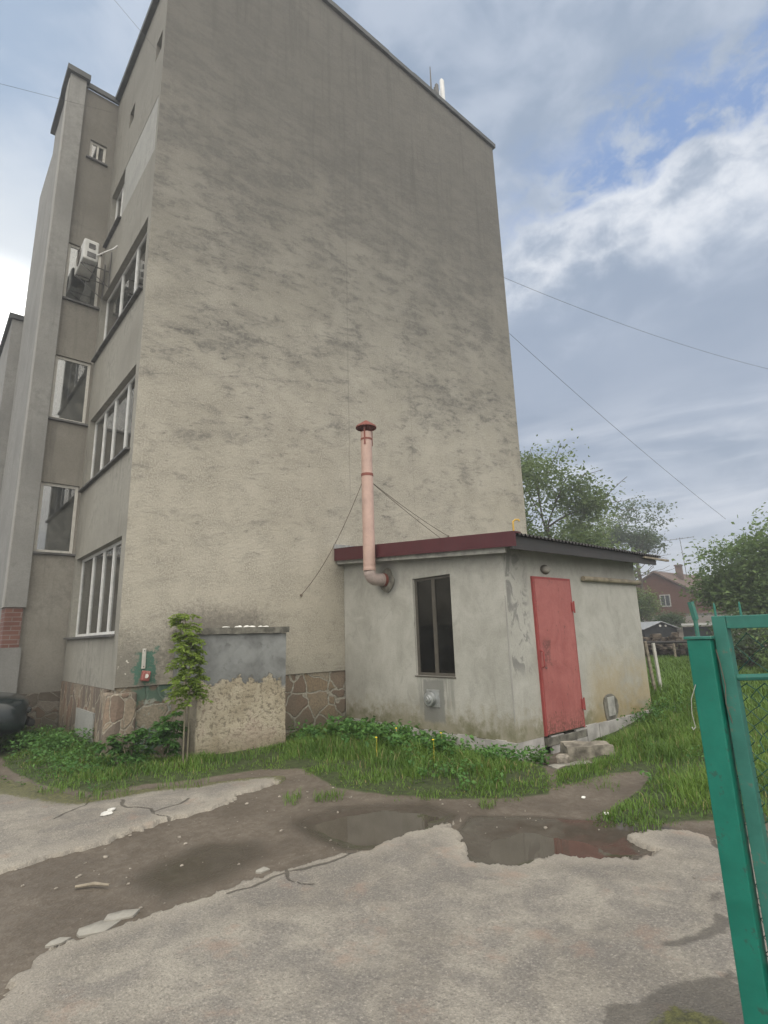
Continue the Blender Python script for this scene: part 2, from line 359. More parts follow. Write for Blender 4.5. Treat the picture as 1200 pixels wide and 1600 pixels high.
def painted(name, c, worn, rough=.5, amt=.5, scale=6.0, metal=0.0, bump=.12):
    m, g = mat(name); o = g.co()
    a = g.noise(o, scale, 6, .65, .3); b = g.noise(o, scale*5, 5, .7); st = g.noise(g.map(o, (14, 14, .8)), 1.0, 4)
    cc = g.mix(g.ramp(a, .3, .7), tuple(q*.85 for q in c), tuple(min(1, q*1.1) for q in c))
    cc = g.mix(g.mul(g.ramp(st, .5, .75), amt, .6), cc, tuple(q*.6 for q in c))
    cc = g.mix(g.mul(g.ramp(g.math('ADD', g.mul(a, .5), g.mul(b, .5)), .555, .61), amt), cc, worn)
    g.out(g.pbr(cc, g.ramp(a, .2, .8, rough*.8, rough*1.2), g.bump(g.math('ADD', a, g.mul(b, .4)), bump, .01), metal, .4)); return m

def brick_mat(name, a=(.235, .085, .06), b=(.32, .13, .09), mort=(.26, .235, .205), axis='x', scale=1.0):
    m, g = mat(name); o = g.co(); x, y, z = g.sep(o)
    cv = g.n('ShaderNodeCombineXYZ'); g.put(cv.inputs[0], g.math('ADD', x, y)); g.put(cv.inputs[1], z)
    t = g.n('ShaderNodeTexBrick'); g.put(t.inputs['Vector'], cv.outputs[0]); t.inputs['Scale'].default_value = scale
    t.inputs['Brick Width'].default_value = .26; t.inputs['Row Height'].default_value = .078; t.inputs['Mortar Size'].default_value = .008
    g.put(t.inputs['Color1'], a); g.put(t.inputs['Color2'], b); g.put(t.inputs['Mortar'], mort)
    n = g.noise(o, 5, 6, .65)
    c = g.mix(g.ramp(n, .45, .68, 0, .5), t.outputs[0], (.12, .06, .05))
    g.out(g.pbr(c, .9, g.bump(g.math('ADD', t.outputs['Fac'], g.mul(n, -1.0)), .4, .012), 0, .2)); return m

M = {}
M['stucco'] = stucco()
M['facade'] = render_wall('facade_render', (.245, .238, .212), (.325, .318, .285), (.115, .112, .102), None, .5, .3, .8, (4, 15))
M['tower'] = render_wall('tower_render', (.215, .203, .178), (.29, .276, .245), (.10, .096, .088), -.0, .5, .35, .7, (4, 15), 0, 1.6)
M['fin'] = render_wall('fin_render', (.205, .205, .198), (.275, .275, .265), (.11, .11, .105), None, .5, .25, .9)
M['finlight'] = render_wall('pale_render', (.29, .288, .272), (.355, .35, .33), (.17, .167, .158), None, .5, .25, .9)
M['infill'] = render_wall('grey_infill', (.27, .275, .265), (.35, .355, .34), (.17, .17, .16), None, .5, .2, 2.0)
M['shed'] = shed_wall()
M['flag'] = flagstone('flagstone_cladding', 2.7, (1, 1, 1.15), mort=(.42, .40, .34), green=True, mw=.05)
M['flagred'] = flagstone('red_flagstone_cladding', 3.6, (1.6, 1.6, .75), ((.235, .16, .12), (.32, .265, .205), (.17, .14, .118)), (.38, .345, .285), False, .05)
M['rubblewall'] = flagstone('rough_stone_cladding', 3.2, (1, 1, 1.3), ((.13, .095, .07), (.19, .17, .145), (.10, .085, .07)), (.21, .195, .165))
M['bunker'] = bunker_mat()
M['concrete'] = plain('rough_concrete', (.25, .24, .215), .92, 0, .38, 5, .5, .15)
M['concrete_dark'] = plain('mossy_concrete', (.155, .15, .13), .95, 0, .45, 7, .7, .12)
M['coping'] = plain('dark_tin_coping', (.045, .05, .052), .6, 0, .35, 3, .1)
M['roofdark'] = plain('bitumen_roof', (.06, .06, .062), .9)
M['ledge'] = plain('weathered_tin', (.10, .10, .10), .65, 0, .4, 6, .15)
M['white'] = painted('white_plastic_frame', (.64, .65, .65), (.42, .41, .39), .4, .35)
M['acwhite'] = painted('aged_white_casing', (.50, .51, .50), (.36, .35, .32), .5, .5, 5)
M['oldwhite'] = painted('peeling_white_paint', (.52, .51, .475), (.25, .22, .18), .75, .75, 9)
M['steel'] = painted('grey_steel_frame', (.085, .078, .066), (.15, .13, .105), .6, .6, 9)
M['glass'] = glass('window_glass', (.5, .55, .56), .5, .46)  # grey dust film raised to stand in for pale sky reflection
M['darkglass'] = glass('dim_glass', (.10, .105, .105), .06, .10)
M['blind'] = plain('drawn_blind', (.50, .455, .405), .8, 0, .12, 2, .05)
M['curtain'] = plain('pale_curtain', (.62, .62, .60), .9, 0, .15, 3, .1)
M['inside'] = plain('dim_plaster', (.22, .22, .22), .95, 0, .3, 1.2, .05)
M['red'] = painted('faded_red_paint', (.355, .106, .098), (.17, .065, .06), .65, .75, 2.6)
def door_mat():
    m, g = mat('faded_door_paint'); o = g.co(); x, y, z = g.sep(o)
    a = g.noise(o, 2.4, 6, .65, .4); b = g.noise(o, 22, 5, .7); st = g.noise(g.map(o, (16, 16, .7)), 1.0, 5, .6); n = g.mul(g.math('SUBTRACT', g.noise(o, 7, 5, .65), .5), .5)
    c = g.mix(g.ramp(a, .3, .7), (.30, .092, .086), (.385, .135, .124))
    c = g.mix(g.ramp(st, .50, .72, 0, .45), c, (.24, .08, .075))
    c = g.mix(g.ramp(z, 1.2, 2.2, 0, .25), c, (.43, .16, .145))
    dx = g.math('ABSOLUTE', g.math('SUBTRACT', x, .83)); dz = g.math('ABSOLUTE', g.math('SUBTRACT', z, 1.22))
    dd = g.math('ADD', g.math('MAXIMUM', g.mul(dx, 1.8), dz), n)
    c = g.mix(g.mul(g.ramp(dd, .24, .06), g.ramp(b, .38, .52), .8), c, (.13, .055, .05))
    rb = g.mul(g.ramp(g.math('ADD', z, n), .42, .12), g.ramp(b, .42, .56), .75)
    c = g.mix(rb, c, (.105, .05, .035))
    ch = g.mul(g.ramp(g.noise(g.map(o, (1, 1, .7)), 13, 6, .75), .62, .66), .8)
    c = g.mix(ch, c, (.13, .06, .05))
    g.out(g.pbr(c, g.ramp(b, .3, .7, .5, .75), g.bump(g.math('ADD', g.mul(a, 2.0), g.mul(b, .25)), .35, .02), 0, .35)); return m
M['reddoor'] = door_mat()
M['redframe'] = painted('dark_red_paint', (.30, .06, .058), (.14, .07, .06), .6, .6, 8)
M['maroon'] = painted('maroon_sheet', (.078, .018, .023), (.065, .032, .032), .5, .4, 4)
M['corr'] = painted('corrugated_sheet', (.042, .040, .040), (.10, .085, .08), .6, .4, 4)
M['galv'] = painted('galvanised_steel', (.47, .49, .50), (.33, .34, .34), .42, .35, 8, .55)
M['lightsheet'] = plain('bare_zinc', (.42, .44, .47), .5, .3, .15)
M['pink'] = painted('pale_pink_enamel', (.47, .33, .285), (.36, .26, .22), .55, .35, 3)
M['pinkgrey'] = painted('greyed_pink_enamel', (.40, .33, .31), (.30, .25, .23), .5, .5, 9)
M['rust'] = painted('rust_red_band', (.215, .07, .055), (.13, .065, .05), .7, .5, 12)
M['wire'] = plain('rusty_wire', (.13, .105, .085), .7)
M['cable'] = plain('black_cable', (.07, .07, .075), .7)
M['wood'] = plain('grey_timber', (.24, .21, .165), .85, 0, .35, 11, .3)
M['brownpipe'] = plain('brown_painted_pipe', (.26, .225, .165), .6, 0, .3, 6, .2)
M['yellow'] = plain('yellow_gas_pipe', (.52, .34, .07), .5)
M['tile'] = plain('vertical_plinth_board', (.37, .36, .35), .75, 0, .25, 5, .15)
M['stone'] = plain('weathered_stone', (.20, .185, .155), .92, 0, .55, 7, .6, .15)
M['rock'] = plain('rubble_stone', (.105, .088, .072), .92, 0, .75, 5.0, .5, .15)
M['pebble'] = plain('pale_pebble', (.27, .245, .21), .9, 0, .4, 20, .2)
M['litter'] = plain('white_scrap', (.66, .66, .63), .8)
M['green'] = painted('green_gloss_paint', (.008, .155, .112), (.03, .075, .06), .42, .75, 7)
M['greenold'] = painted('weathered_green_paint', (.03, .155, .125), (.11, .13, .10), .55, .8, 11)
M['mesh'] = painted('green_mesh_wire', (.016, .075, .058), (.04, .045, .035), .6, .6, 20)
M['brick'] = brick_mat('old_brick', (.135, .066, .055), (.19, .10, .082), (.20, .17, .155))
M['housebrick'] = brick_mat('house_brick', (.085, .033, .018), (.115, .046, .026), (.09, .06, .042))
M['rooftile'] = plain('faded_tile_roof', (.125, .085, .068), .85, 0, .3, 2.0, .3)
M['carpaint'] = plain('dark_green_car_paint', (.011, .017, .018), .16, 0, .15, 2, 0, .6)
M['black'] = plain('black_rubber', (.018, .018, .018), .8, 0, .3, 20, .2)
M['rim'] = plain('dull_alloy', (.30, .31, .32), .4, .7, .2)
M['lens'] = plain('clear_lens', (.06, .065, .07), .12, .2, .1)
M['boxred'] = painted('faded_box_red', (.30, .10, .09), (.50, .46, .42), .7, 1.0, 16)
M['beige'] = plain('yellowed_plaster', (.42, .37, .25), .9)
M['graypl'] = plain('grey_plaster', (.30, .30, .28), .9)
M['darkshed'] = plain('black_boarding', (.030, .034, .037), .8)
M['stem'] = plain('pale_stem', (.17, .155, .11), .85)
M['bark'] = plain('tree_bark', (.085, .068, .052), .95, 0, .4, 14, .7)
M['grass'] = leaf_mat('grass_blade', (.042, .108, .020), (.165, .275, .050), .30)
M['weed'] = leaf_mat('weed_leaf', (.042, .12, .030), (.115, .245, .06), .28)
M['sapleaf'] = leaf_mat('young_leaf', (.14, .23, .04), (.30, .40, .09), .45)
M['flower'] = plain('dandelion_yellow', (.75, .55, .04), .8)
M['treeA'] = leaf_mat('tree_leaf', (.075, .13, .05), (.20, .27, .10), .40)
M['treeB'] = leaf_mat('light_tree_leaf', (.11, .165, .07), (.22, .29, .12), .42)
M['treeC'] = leaf_mat('dark_tree_leaf', (.042, .078, .048), (.10, .15, .08), .35)
M['treeD'] = leaf_mat('walnut_leaf', (.065, .125, .05), (.22, .32, .11), .35)
M['ground'] = ground_mat(); M['asphalt'] = asphalt_mat(); M['water'] = water_mat()

# ================================================================== mesh helpers
def tag(o, label=None, cat=None, group=None, kind=None):
    if label: o['label'] = label
    if cat: o['category'] = cat
    if group: o['group'] = group
    if kind: o['kind'] = kind
    return o
def thing(name, label, cat, loc=(0, 0, 0), group=None):
    o = bpy.data.objects.new(name, None); o.empty_display_size = .2; col.objects.link(o); o.location = loc
    return tag(o, label, cat, group)
def wloc(o):
    v = Vector((0, 0, 0))
    while o is not None: v += o.location; o = o.parent
    return v
class MB:
    def __init__(s): s.v = []; s.f = []
    def add(s, vs, fs):
        b = len(s.v); s.v += [tuple(p) for p in vs]; s.f += [tuple(i+b for i in f) for f in fs]; return s
    def box(s, x0, x1, y0, y1, z0, z1):
        return s.add([(x0,y0,z0),(x1,y0,z0),(x1,y1,z0),(x0,y1,z0),(x0,y0,z1),(x1,y0,z1),(x1,y1,z1),(x0,y1,z1)],
                     [(0,3,2,1),(4,5,6,7),(0,1,5,4),(1,2,6,5),(2,3,7,6),(3,0,4,7)])
    def quad(s, a, b, c, d): return s.add([a, b, c, d], [(0, 1, 2, 3)])
    def poly(s, pts): return s.add(pts, [tuple(range(len(pts)))])
    def prism(s, pts, vec):
        n = len(pts); q = [tuple(np.array(p)+np.array(vec)) for p in pts]
        return s.add(list(pts)+q, [tuple(range(n))[::-1], tuple(range(n, 2*n))] + [(i, (i+1) % n, n+(i+1) % n, n+i) for i in range(n)])
    def tube(s, pts, r, seg=8, cap=True):
        pts = [Vector(p) for p in pts]; n = len(pts); rs = r if isinstance(r, (list, tuple)) else [r]*n
        b = len(s.v); prev = None
        for i, p in enumerate(pts):
            t = (pts[min(i+1, n-1)]-pts[max(i-1, 0)]).normalized()
            if prev is None:
                a = Vector((0, 0, 1)) if abs(t.z) < .9 else Vector((1, 0, 0)); u = t.cross(a).normalized()
            else: u = (prev - t*prev.dot(t)).normalized()
            prev = u; v = t.cross(u)
            for k in range(seg):
                a = 2*math.pi*k/seg; s.v.append(tuple(p + rs[i]*(math.cos(a)*u+math.sin(a)*v)))
        for i in range(n-1):
            for k in range(seg):
                k2 = (k+1) % seg; s.f.append((b+i*seg+k, b+i*seg+k2, b+(i+1)*seg+k2, b+(i+1)*seg+k))
        if cap: s.f.append(tuple(b+k for k in range(seg))[::-1]); s.f.append(tuple(b+(n-1)*seg+k for k in range(seg)))
        return s
    def build(s, name, m, parent=None, bevel=0, smooth=False, **kw):
        me = bpy.data.meshes.new(name); o = bpy.data.objects.new(name, me); col.objects.link(o)
        off = wloc(parent) if parent is not None else Vector((0, 0, 0))
        if parent is None and kw.get('origin'): off = Vector(kw['origin']); o.location = off
        me.from_pydata([(p[0]-off.x, p[1]-off.y, p[2]-off.z) for p in s.v], [], s.f)
        if parent is not None: o.parent = parent
        me.materials.append(m); me.update()
        import bmesh
        bm = bmesh.new(); bm.from_mesh(me); bmesh.ops.recalc_face_normals(bm, faces=bm.faces)
        bm.to_mesh(me); bm.free()
        if smooth: me.polygons.foreach_set('use_smooth', [True]*len(me.polygons))
        if bevel:
            b = o.modifiers.new('bevel', 'BEVEL'); b.width = bevel; b.segments = 2; b.limit_method = 'ANGLE'
        if kw.get('label'): o['label'] = kw['label']
        return o
def raw(name, v, f, m, parent=None, attrs=None, smooth=False):
    """big numpy mesh; f is (n,3) or (n,4)"""
    me = bpy.data.meshes.new(name); o = bpy.data.objects.new(name, me); col.objects.link(o)
    off = np.array(wloc(parent)) if parent is not None else np.zeros(3)
    v = np.asarray(v, float)-off; k = f.shape[1]
    me.vertices.add(len(v)); me.vertices.foreach_set('co', v.ravel())
    me.loops.add(f.size); me.loops.foreach_set('vertex_index', f.ravel().astype(np.int32))
    me.polygons.add(len(f)); me.polygons.foreach_set('loop_start', np.arange(0, f.size, k, dtype=np.int32))
    me.polygons.foreach_set('loop_total', np.full(len(f), k, np.int32))
    if smooth: me.polygons.foreach_set('use_smooth', np.ones(len(f), bool))
    me.materials.append(m); me.update(); me.validate()
    for n, a in (attrs or {}).items():
        t = me.attributes.new(n, 'FLOAT', 'POINT'); t.data.foreach_set('value', np.asarray(a, np.float32))
    if parent is not None: o.parent = parent
    return o
_lat = rng.random((256, 256))
def vn(x, y, s=1.0, seed=0):
    x = np.asarray(x)*s+seed*17.3+1000; y = np.asarray(y)*s+seed*9.1+1000
    xi = np.floor(x).astype(int); yi = np.floor(y).astype(int); fx = x-xi; fy = y-yi
    fx = fx*fx*(3-2*fx); fy = fy*fy*(3-2*fy)
    L = lambda a, b: _lat[a % 256, b % 256]
    return (L(xi, yi)*(1-fx)+L(xi+1, yi)*fx)*(1-fy)+(L(xi, yi+1)*(1-fx)+L(xi+1, yi+1)*fx)*fy
def fbm(x, y, s=1.0, o=4, seed=0):
    r = 0; a = .5; t = 0
    for i in range(o): r = r+a*vn(x, y, s*2**i, seed+i); t += a; a *= .5
    return r/t
def sdist(px, py, poly):
    """signed distance, positive inside"""
    p = np.array(poly); px = np.asarray(px, float); py = np.asarray(py, float)
    dmin = np.full(px.shape, 1e9); ins = np.zeros(px.shape, bool)
    for i in range(len(p)):
        a = p[i]; b = p[(i+1) % len(p)]; e = b-a; wx = px-a[0]; wy = py-a[1]
        t = np.clip((wx*e[0]+wy*e[1])/max(1e-9, e@e), 0, 1)
        dmin = np.minimum(dmin, (wx-t*e[0])**2+(wy-t*e[1])**2)
        c = ((a[1] > py) != (b[1] > py)); 
        with np.errstate(divide='ignore', invalid='ignore'):
            ins ^= c & (px < (b[0]-a[0])*(py-a[1])/(b[1]-a[1]+1e-12)+a[0])
    return np.where(ins, 1, -1)*np.sqrt(dmin)
def ldist(px, py, lines):
    dm = np.full(np.shape(px), 1e9)
    for ln in lines:
        for a, b in zip(ln[:-1], ln[1:]):
            a = np.array(a); b = np.array(b); e = b-a; wx = px-a[0]; wy = py-a[1]
            t = np.clip((wx*e[0]+wy*e[1])/max(1e-9, e@e), 0, 1)
            dm = np.minimum(dm, np.sqrt((wx-t*e[0])**2+(wy-t*e[1])**2))
    return dm
def sst(a, b, x): t = np.clip((x-a)/(b-a), 0, 1); return t*t*(3-2*t)

# ================================================================== ground, asphalt, puddles
A1 = [(0.50,3.20),(0.58,3.46),(0.69,3.57),(0.85,3.61),(1.03,3.60),(1.20,3.65),(1.44,3.62),(1.66,3.64),(1.94,3.61),(2.13,3.63),(2.49,3.62),(2.75,3.51),(3.07,3.50),(3.43,3.54),(3.83,3.48),(3.55,3.34),(3.50,3.18),(3.16,2.90),(3.15,2.72),(3.24,2.56),(3.53,2.47),(3.67,2.36),(3.92,2.14),(3.92,2.05),(4.16,2.06),(4.24,2.20),(4.32,2.30),(4.52,2.21),(4.77,2.04),(4.70,1.87),(4.66,1.80),(4.76,1.32),(6,-.5),(14,-6),(14,-14),(-14,-14),(-14,0),(-2,2.0)]
A2 = [(1.08,8.73),(1.15,8.27),(1.43,7.19),(1.68,6.64),(2.28,6.50),(2.55,6.28),(3.11,6.12),(3.44,5.88),(3.39,5.80),(2.78,5.60),(2.35,5.33),(1.99,5.30),(1.72,5.22),(1.33,5.15),(1.00,5.13),(0.69,5.02),(-1.5,4.6),(-14,3.4),(-14,13),(1.0,13)]
PU1 = [(2.86,4.39),(3.23,4.40),(3.55,4.23),(3.77,3.94),(3.75,3.72),(3.42,3.59),(3.14,3.52),(2.97,3.55),(2.82,3.72),(2.81,4.03)]
PU2 = [(3.70,3.15),(4.07,3.04),(4.25,2.68),(4.26,2.36),(4.09,2.20),(3.74,2.38),(3.57,2.53),(3.30,2.60),(3.21,2.76),(3.30,2.97)]
WET = [(1.30,4.25),(1.6,4.45),(2.0,4.55),(2.3,4.3),(2.2,4.0),(1.75,3.80),(1.40,3.80)]
WET2 = [(3.9,3.5),(4.3,3.1),(4.75,2.15),(4.2,2.0),(3.3,2.5),(3.1,2.8),(3.5,3.3)]
G1 = [(1.20,10.91),(1.3,13.41),(3.37,12.59),(2.9,9),(2.80,7.9),(4.19,7.6),(5.75,9.0),(6.4,9.0),(6.4,5.0),(6.15,4.3),(6.04,4.16),(5.33,3.58),(4.86,3.29),(4.44,3.52),(4.07,3.91),(3.73,4.44),(3.55,5.05),(3.77,6.0),(3.4,6.35),(2.64,6.51),(2.22,6.72),(1.69,6.70),(1.31,7.59),(1.16,8.89)]
G2 = [(4.86,3.29),(5.21,3.38),(5.56,3.30),(5.98,3.24),(6.27,3.04),(6.04,2.92),(5.50,2.79),(5.02,2.75),(4.49,2.64),(4.47,2.47),(4.75,2.19),(5.04,1.98),(5.26,1.63),(8,.3),(24,-6),(26,14),(10.3,14),(10.25,4.75),(8.2,4.75),(7.5,4.55),(7.0,4.2),(6.3,3.7),(6.0,3.85),(5.7,3.8)]
CRK = [[(1.98,5.29),(1.90,5.5),(1.93,5.66),(1.77,5.86),(1.8,6.2)],[(1.9,5.55),(2.15,5.62),(2.3,5.75)],[(1.2,6.0),(1.5,6.25),(1.62,6.6)],[(2.13,3.62),(2.05,3.40),(2.12,3.25)],[(2.75,3.51),(2.45,3.47),(2.1,3.53),(1.7,3.52)],
       [(4.70,1.86),(4.5,1.75),(4.38,1.5)]]
STN = [[(3.46,1.39),(3.24,1.37),(3.05,1.42),(2.97,1.47),(2.93,1.45),(2.99,1.40),(3.15,1.33),(3.30,1.28),(3.45,1.28)],[(3.76,1.47),(3.62,1.50),(3.56,1.46),(3.66,1.42)],
       [(2.20,1.34),(2.34,1.44),(2.46,1.36),(2.6,1.33),(2.72,1.27),(2.95,1.16),(2.80,1.06),(2.6,.95),(2.35,.85),(2.1,1.0)]]
PATCHMOSS = [[(2.35,1.25),(2.55,1.25),(2.6,1.05),(2.4,1.0)]]

def grid_lines(lo, hi, a, b, step, grow=1.22):
    mid = list(np.arange(a, b+1e-6, step)); out = mid[:]
    s = step
    while out[-1] < hi: s *= grow; out.append(out[-1]+s)
    s = step
    while out[0] > lo: s *= grow; out.insert(0, out[0]-s)
    return np.array(out)
def zground(x, y):
    x = np.asarray(x, float); y = np.asarray(y, float)
    a = np.maximum(sdist(x, y, A1), sdist(x, y, A2)); gs = np.maximum(sdist(x, y, G1), sdist(x, y, G2))
    p = np.maximum(sdist(x, y, PU1), sdist(x, y, PU2)-.02)
    z = -.045 + .055*sst(-.15, .25, gs) + .02*(fbm(x, y, 2.2, 3, 3)-.5) + .012*(fbm(x, y, 9, 3, 5)-.5)
    z -= .05*sst(-.22, .16, p+.14*(fbm(x, y, 4, 3, 8)-.5))
    z -= .11*sst(1.0, .25, -sdist(x, y, [(6.25,4.72),(6.25,8.4),(10.2,8.4),(10.2,4.72)]))*sst(10.4, 8.6, x)
    z = np.where(a > .12, -.10, z)
    dd = np.hypot(x, y)
    z += .16*sst(7.5, 12, x) + .25*sst(12, 22, dd) + 1.9*sst(26, 46, dd)*(x > 0)
    return z, a, gs, p
def tensor(xs, ys):
    X, Y = np.meshgrid(xs, ys, indexing='ij'); nx, ny = X.shape
    i = np.arange(nx*ny).reshape(nx, ny)
    F = np.stack([i[:-1, :-1], i[1:, :-1], i[1:, 1:], i[:-1, 1:]], -1).reshape(-1, 4)
    return X.ravel(), Y.ravel(), F
X, Y, F = tensor(grid_lines(-600, 900, .2, 7.2, .035), grid_lines(-600, 900, .9, 8.4, .035))
Zg, a_, gs_, p_ = zground(X, Y)
wet = sst(-.42, .10, p_) ; wet = np.maximum(wet, .75*sst(-.35, .25, sdist(X, Y, WET))); wet = np.maximum(wet, .95*sst(-.10, .08, sdist(X, Y, WET2)))
wet = np.maximum(wet, .25*(1-sst(.0, .1, gs_)))
o = raw('ground', np.stack([X, Y, Zg], 1), F, M['ground'], None, {'wet': wet, 'grassy': sst(-.05, .12, gs_)}, True); tag(o, kind='structure')

X, Y, F = tensor(grid_lines(-14, 14, .2, 5.0, .018), grid_lines(-14, 13, .8, 6.7, .018))
def asph(X, Y, poly):
    nz = .20*(fbm(X, Y, 3.5, 6, 21)-.5)+.09*(fbm(X+.08*vn(X, Y, 9, 3), Y+.08*vn(X, Y, 9, 7), 22, 3, 9)-.5)
    s = sdist(X, Y, poly)+nz*sst(.0, .5, 1.2-np.abs(X-2.5)*.2)
    return s, -.10 + .083*np.clip(s/.022+.5, 0, 1) + .022*np.clip((s-.01)/.5, 0, 1) + .010*(fbm(X, Y, 1.3, 3, 2)-.5) + .006*(fbm(X, Y, 16, 2, 3)-.5)
gs = np.maximum(sdist(X, Y, G1), sdist(X, Y, G2))
st = np.max([sdist(X, Y, s) for s in STN], 0)+.05*(fbm(X, Y, 14, 3, 6)-.5)
cr = ldist(X+.10*(fbm(X, Y, 5, 3, 1)-.5), Y+.10*(fbm(X, Y, 5, 3, 2)-.5), CRK)*(.6+.9*vn(X, Y, 4, 3))
for nm, poly in (('asphalt_yard', A1), ('asphalt_path', A2)):
    s, z = asph(X, Y, poly)
    ms = np.maximum(1.15*sst(-.75, .0, gs)*(nm == 'asphalt_path'), sst(-.1, .1, np.max([sdist(X, Y, q) for q in PATCHMOSS], 0)))
    z = z-.05*sst(-.02, .25, gs)
    keep = (z > -.085)[F].any(1)
    f = F[keep]; us, inv = np.unique(f, return_inverse=True)
    o = raw(nm, np.stack([X, Y, z], 1)[us], inv.reshape(-1, 4), M['asphalt'], None, {'edge': np.clip(s, 0, 2)[us], 'stain': st[us], 'crack': cr[us], 'moss': ms[us]}, True)
    tag(o, kind='structure')
def zs(x, y): return float(zground(np.array([x]), np.array([y]))[0][0])
for poly, zz in ((PU1, -.079), (PU2, -.088)):
    c = np.mean(poly, 0); P2 = [(c[0]+(x-c[0])*1.4, c[1]+(y-c[1])*1.4, zz) for x, y in poly]
    o = MB().poly(P2).build('puddle', M['water']); tag(o, kind='structure')

# ================================================================== apartment building
GX0, GX1, GY, XF = 2.26, 12.40, 8.44, 2.26
bld = thing('apartment_building', 'tall grey stucco apartment block with a blank end wall facing the yard', 'building', (GX0, GY, 0))
MB().poly([(GX0,GY,.91),(GX1,GY,.91),(GX1,GY,16.75),(5.2,GY,16.75),(GX0,GY,14.05)]).quad((GX0,GY,.91),(GX1,GY,.91),(GX1,GY+.03,.91),(GX0,GY+.03,.91)).quad(
    (GX1,GY,.91),(GX1,26,.91),(GX1,26,16.75),(GX1,GY,16.75)).build('end_wall', M['stucco'], bld)
MB().poly([(GX0,26,0),(GX1,26,0),(GX1,26,16.75),(5.2,26,16.75),(GX0,26,14.05)]).build('rear_wall', M['facade'], bld)
MB().box(GX0+.03, GX1-.03, GY+.03, GY+.3, -.5, .905).build('plinth', M['flag'], bld, label='flagstone plinth under the end wall')
MB().quad((5.2,GY,16.75),(GX1,GY,16.75),(GX1,26,16.75),(5.2,26,16.75)).quad((GX0,GY,14.05),(5.2,GY,16.75),(5.2,26,16.75),(GX0,26,14.05)).build('roof', M['roofdark'], bld)
cp = MB(); xs_ = np.linspace(5.2, GX1+.07, 9)
for i in range(8):
    hgt = .13+.02*random.random(); cp.box(xs_[i]+.002, xs_[i+1]-.002, GY-.07-.01*random.random(), GY+.30, 16.752, 16.752+hgt)
cp.prism([(GX0-.05,GY-.07,14.06),(5.2,GY-.07,16.76),(5.2,GY-.07,16.90),(GX0-.05,GY-.07,14.20)], (0,.37,0))
cp.box(GX0-.10, GX0+.28, GY+.31, 11.80, 14.055, 14.185)
cp.build('roof_coping', M['coping'], bld)

def pierced(map3, u0, u1, z0, z1, holes, depth, inward):
    """wall sheet with rectangular openings and reveals; map3(u,z,d) -> world point, d = distance inward"""
    us = sorted({u0, u1, *[h[0] for h in holes], *[h[1] for h in holes]}); zs_ = sorted({z0, z1, *[h[2] for h in holes], *[h[3] for h in holes]})
    b = MB()
    for a, c in zip(us[:-1], us[1:]):
        for e_, f_ in zip(zs_[:-1], zs_[1:]):
            mu, mz = (a+c)/2, (e_+f_)/2
            if any(h[0] < mu < h[1] and h[2] < mz < h[3] for h in holes): continue
            b.quad(map3(a,e_,0), map3(c,e_,0), map3(c,f_,0), map3(a,f_,0))
    for h in holes:
        c4 = [(h[0],h[2]),(h[1],h[2]),(h[1],h[3]),(h[0],h[3])]
        for (p, q), (r, t) in zip(c4, c4[1:]+c4[:1]):
            b.quad(map3(p,q,0), map3(r,t,0), map3(r,t,depth), map3(p,q,depth))
    return b
fm = lambda u, z, d: (XF+d, u, z)          # facade that faces the lane
tm = lambda u, z, d: (u, 11.81+d, z)       # stair tower face
fac = [(8.66,11.62,1.65,3.10),(8.62,11.62,4.48,5.92),(8.60,11.62,7.30,8.70),(8.54,11.60,10.05,11.26),(8.60,8.95,12.42,12.86),(10.25,10.60,12.26,12.68)]
pierced(fm, GY, 11.81, .88, 14.055, fac, .17, 1).build('facade_wall', M['facade'], bld)
twr = [(1.57,2.22,3.23,4.59),(1.57,2.22,5.90,7.27),(1.57,2.22,8.57,9.90),(1.76,2.10,12.20,12.70)]
pierced(tm, 1.50, XF, .70, 14.0, twr, .14, 1).build('stair_tower_wall', M['tower'], bld)
MB().box(1.5, XF+.1, 11.74, 11.80, 14.0, 14.12).build('tower_coping', M['coping'], bld)
ps = MB().box(XF-.02, XF+.3, 8.75, 11.81, -.5, .875); ps.build('facade_plinth', M['flagred'], bld)
# bulging stone facing at the corner
cb = MB(); ring = [(2.20,8.80),(2.17,8.42),(2.30,8.36),(2.55,8.38),(2.56,8.55),(2.45,8.8)]
b0 = [(x-(.09 if i < 3 else 0), y-(.10 if 0 < i < 4 else 0), -.4) for i, (x, y) in enumerate(ring)]; b1 = [(x, y, .84) for x, y in ring]
n_ = len(ring); cb.add(b0+b1, [tuple(range(n_)), tuple(range(n_, 2*n_))]+[(i, (i+1) % n_, n_+(i+1) % n_, n_+i) for i in range(n_)])
cb.build('corner_facing', M['flagred'], bld, bevel=.03)
MB().box(XF-.045, XF-.022, 9.25, 10.35, .12, .52).build('basement_hatch', M['infill'], bld, label='grey blue board over the basement opening')
MB().box(1.45, XF-.025, 11.77, 12.0, -.5, .70).build('tower_plinth', M['rubblewall'], bld)
MB().box(1.22, 1.54, 11.66, 12.25, 2.20, 14.02).build('pilaster', M['fin'], bld)
MB().box(1.205, 1.219, 11.70, 12.0, 2.2, 13.9).build('pilaster_edge', M['finlight'], bld, label='pale strip down the outer edge of the pilaster')
MB().box(1.22, 1.54, 11.66, 12.25, -.4, 1.50).build('pilaster_foot', M['fin'], bld)
MB().box(1.24, 1.50, 11.69, 12.24, 1.502, 2.198).build('brick_patch', M['brick'], bld, label='bare red brick where render has fallen off')
MB().box(1.14, 1.60, 11.58, 12.35, 14.022, 14.16).build('pilaster_coping', M['coping'], bld)
MB().box(1.25, 1.6, 12.251, 13.6, -.4, 14.02).build('side_wall', M['fin'], bld)
MB().box(1.15, 1.66, 12.351, 13.66, 14.022, 14.16).build('side_coping', M['coping'], bld)
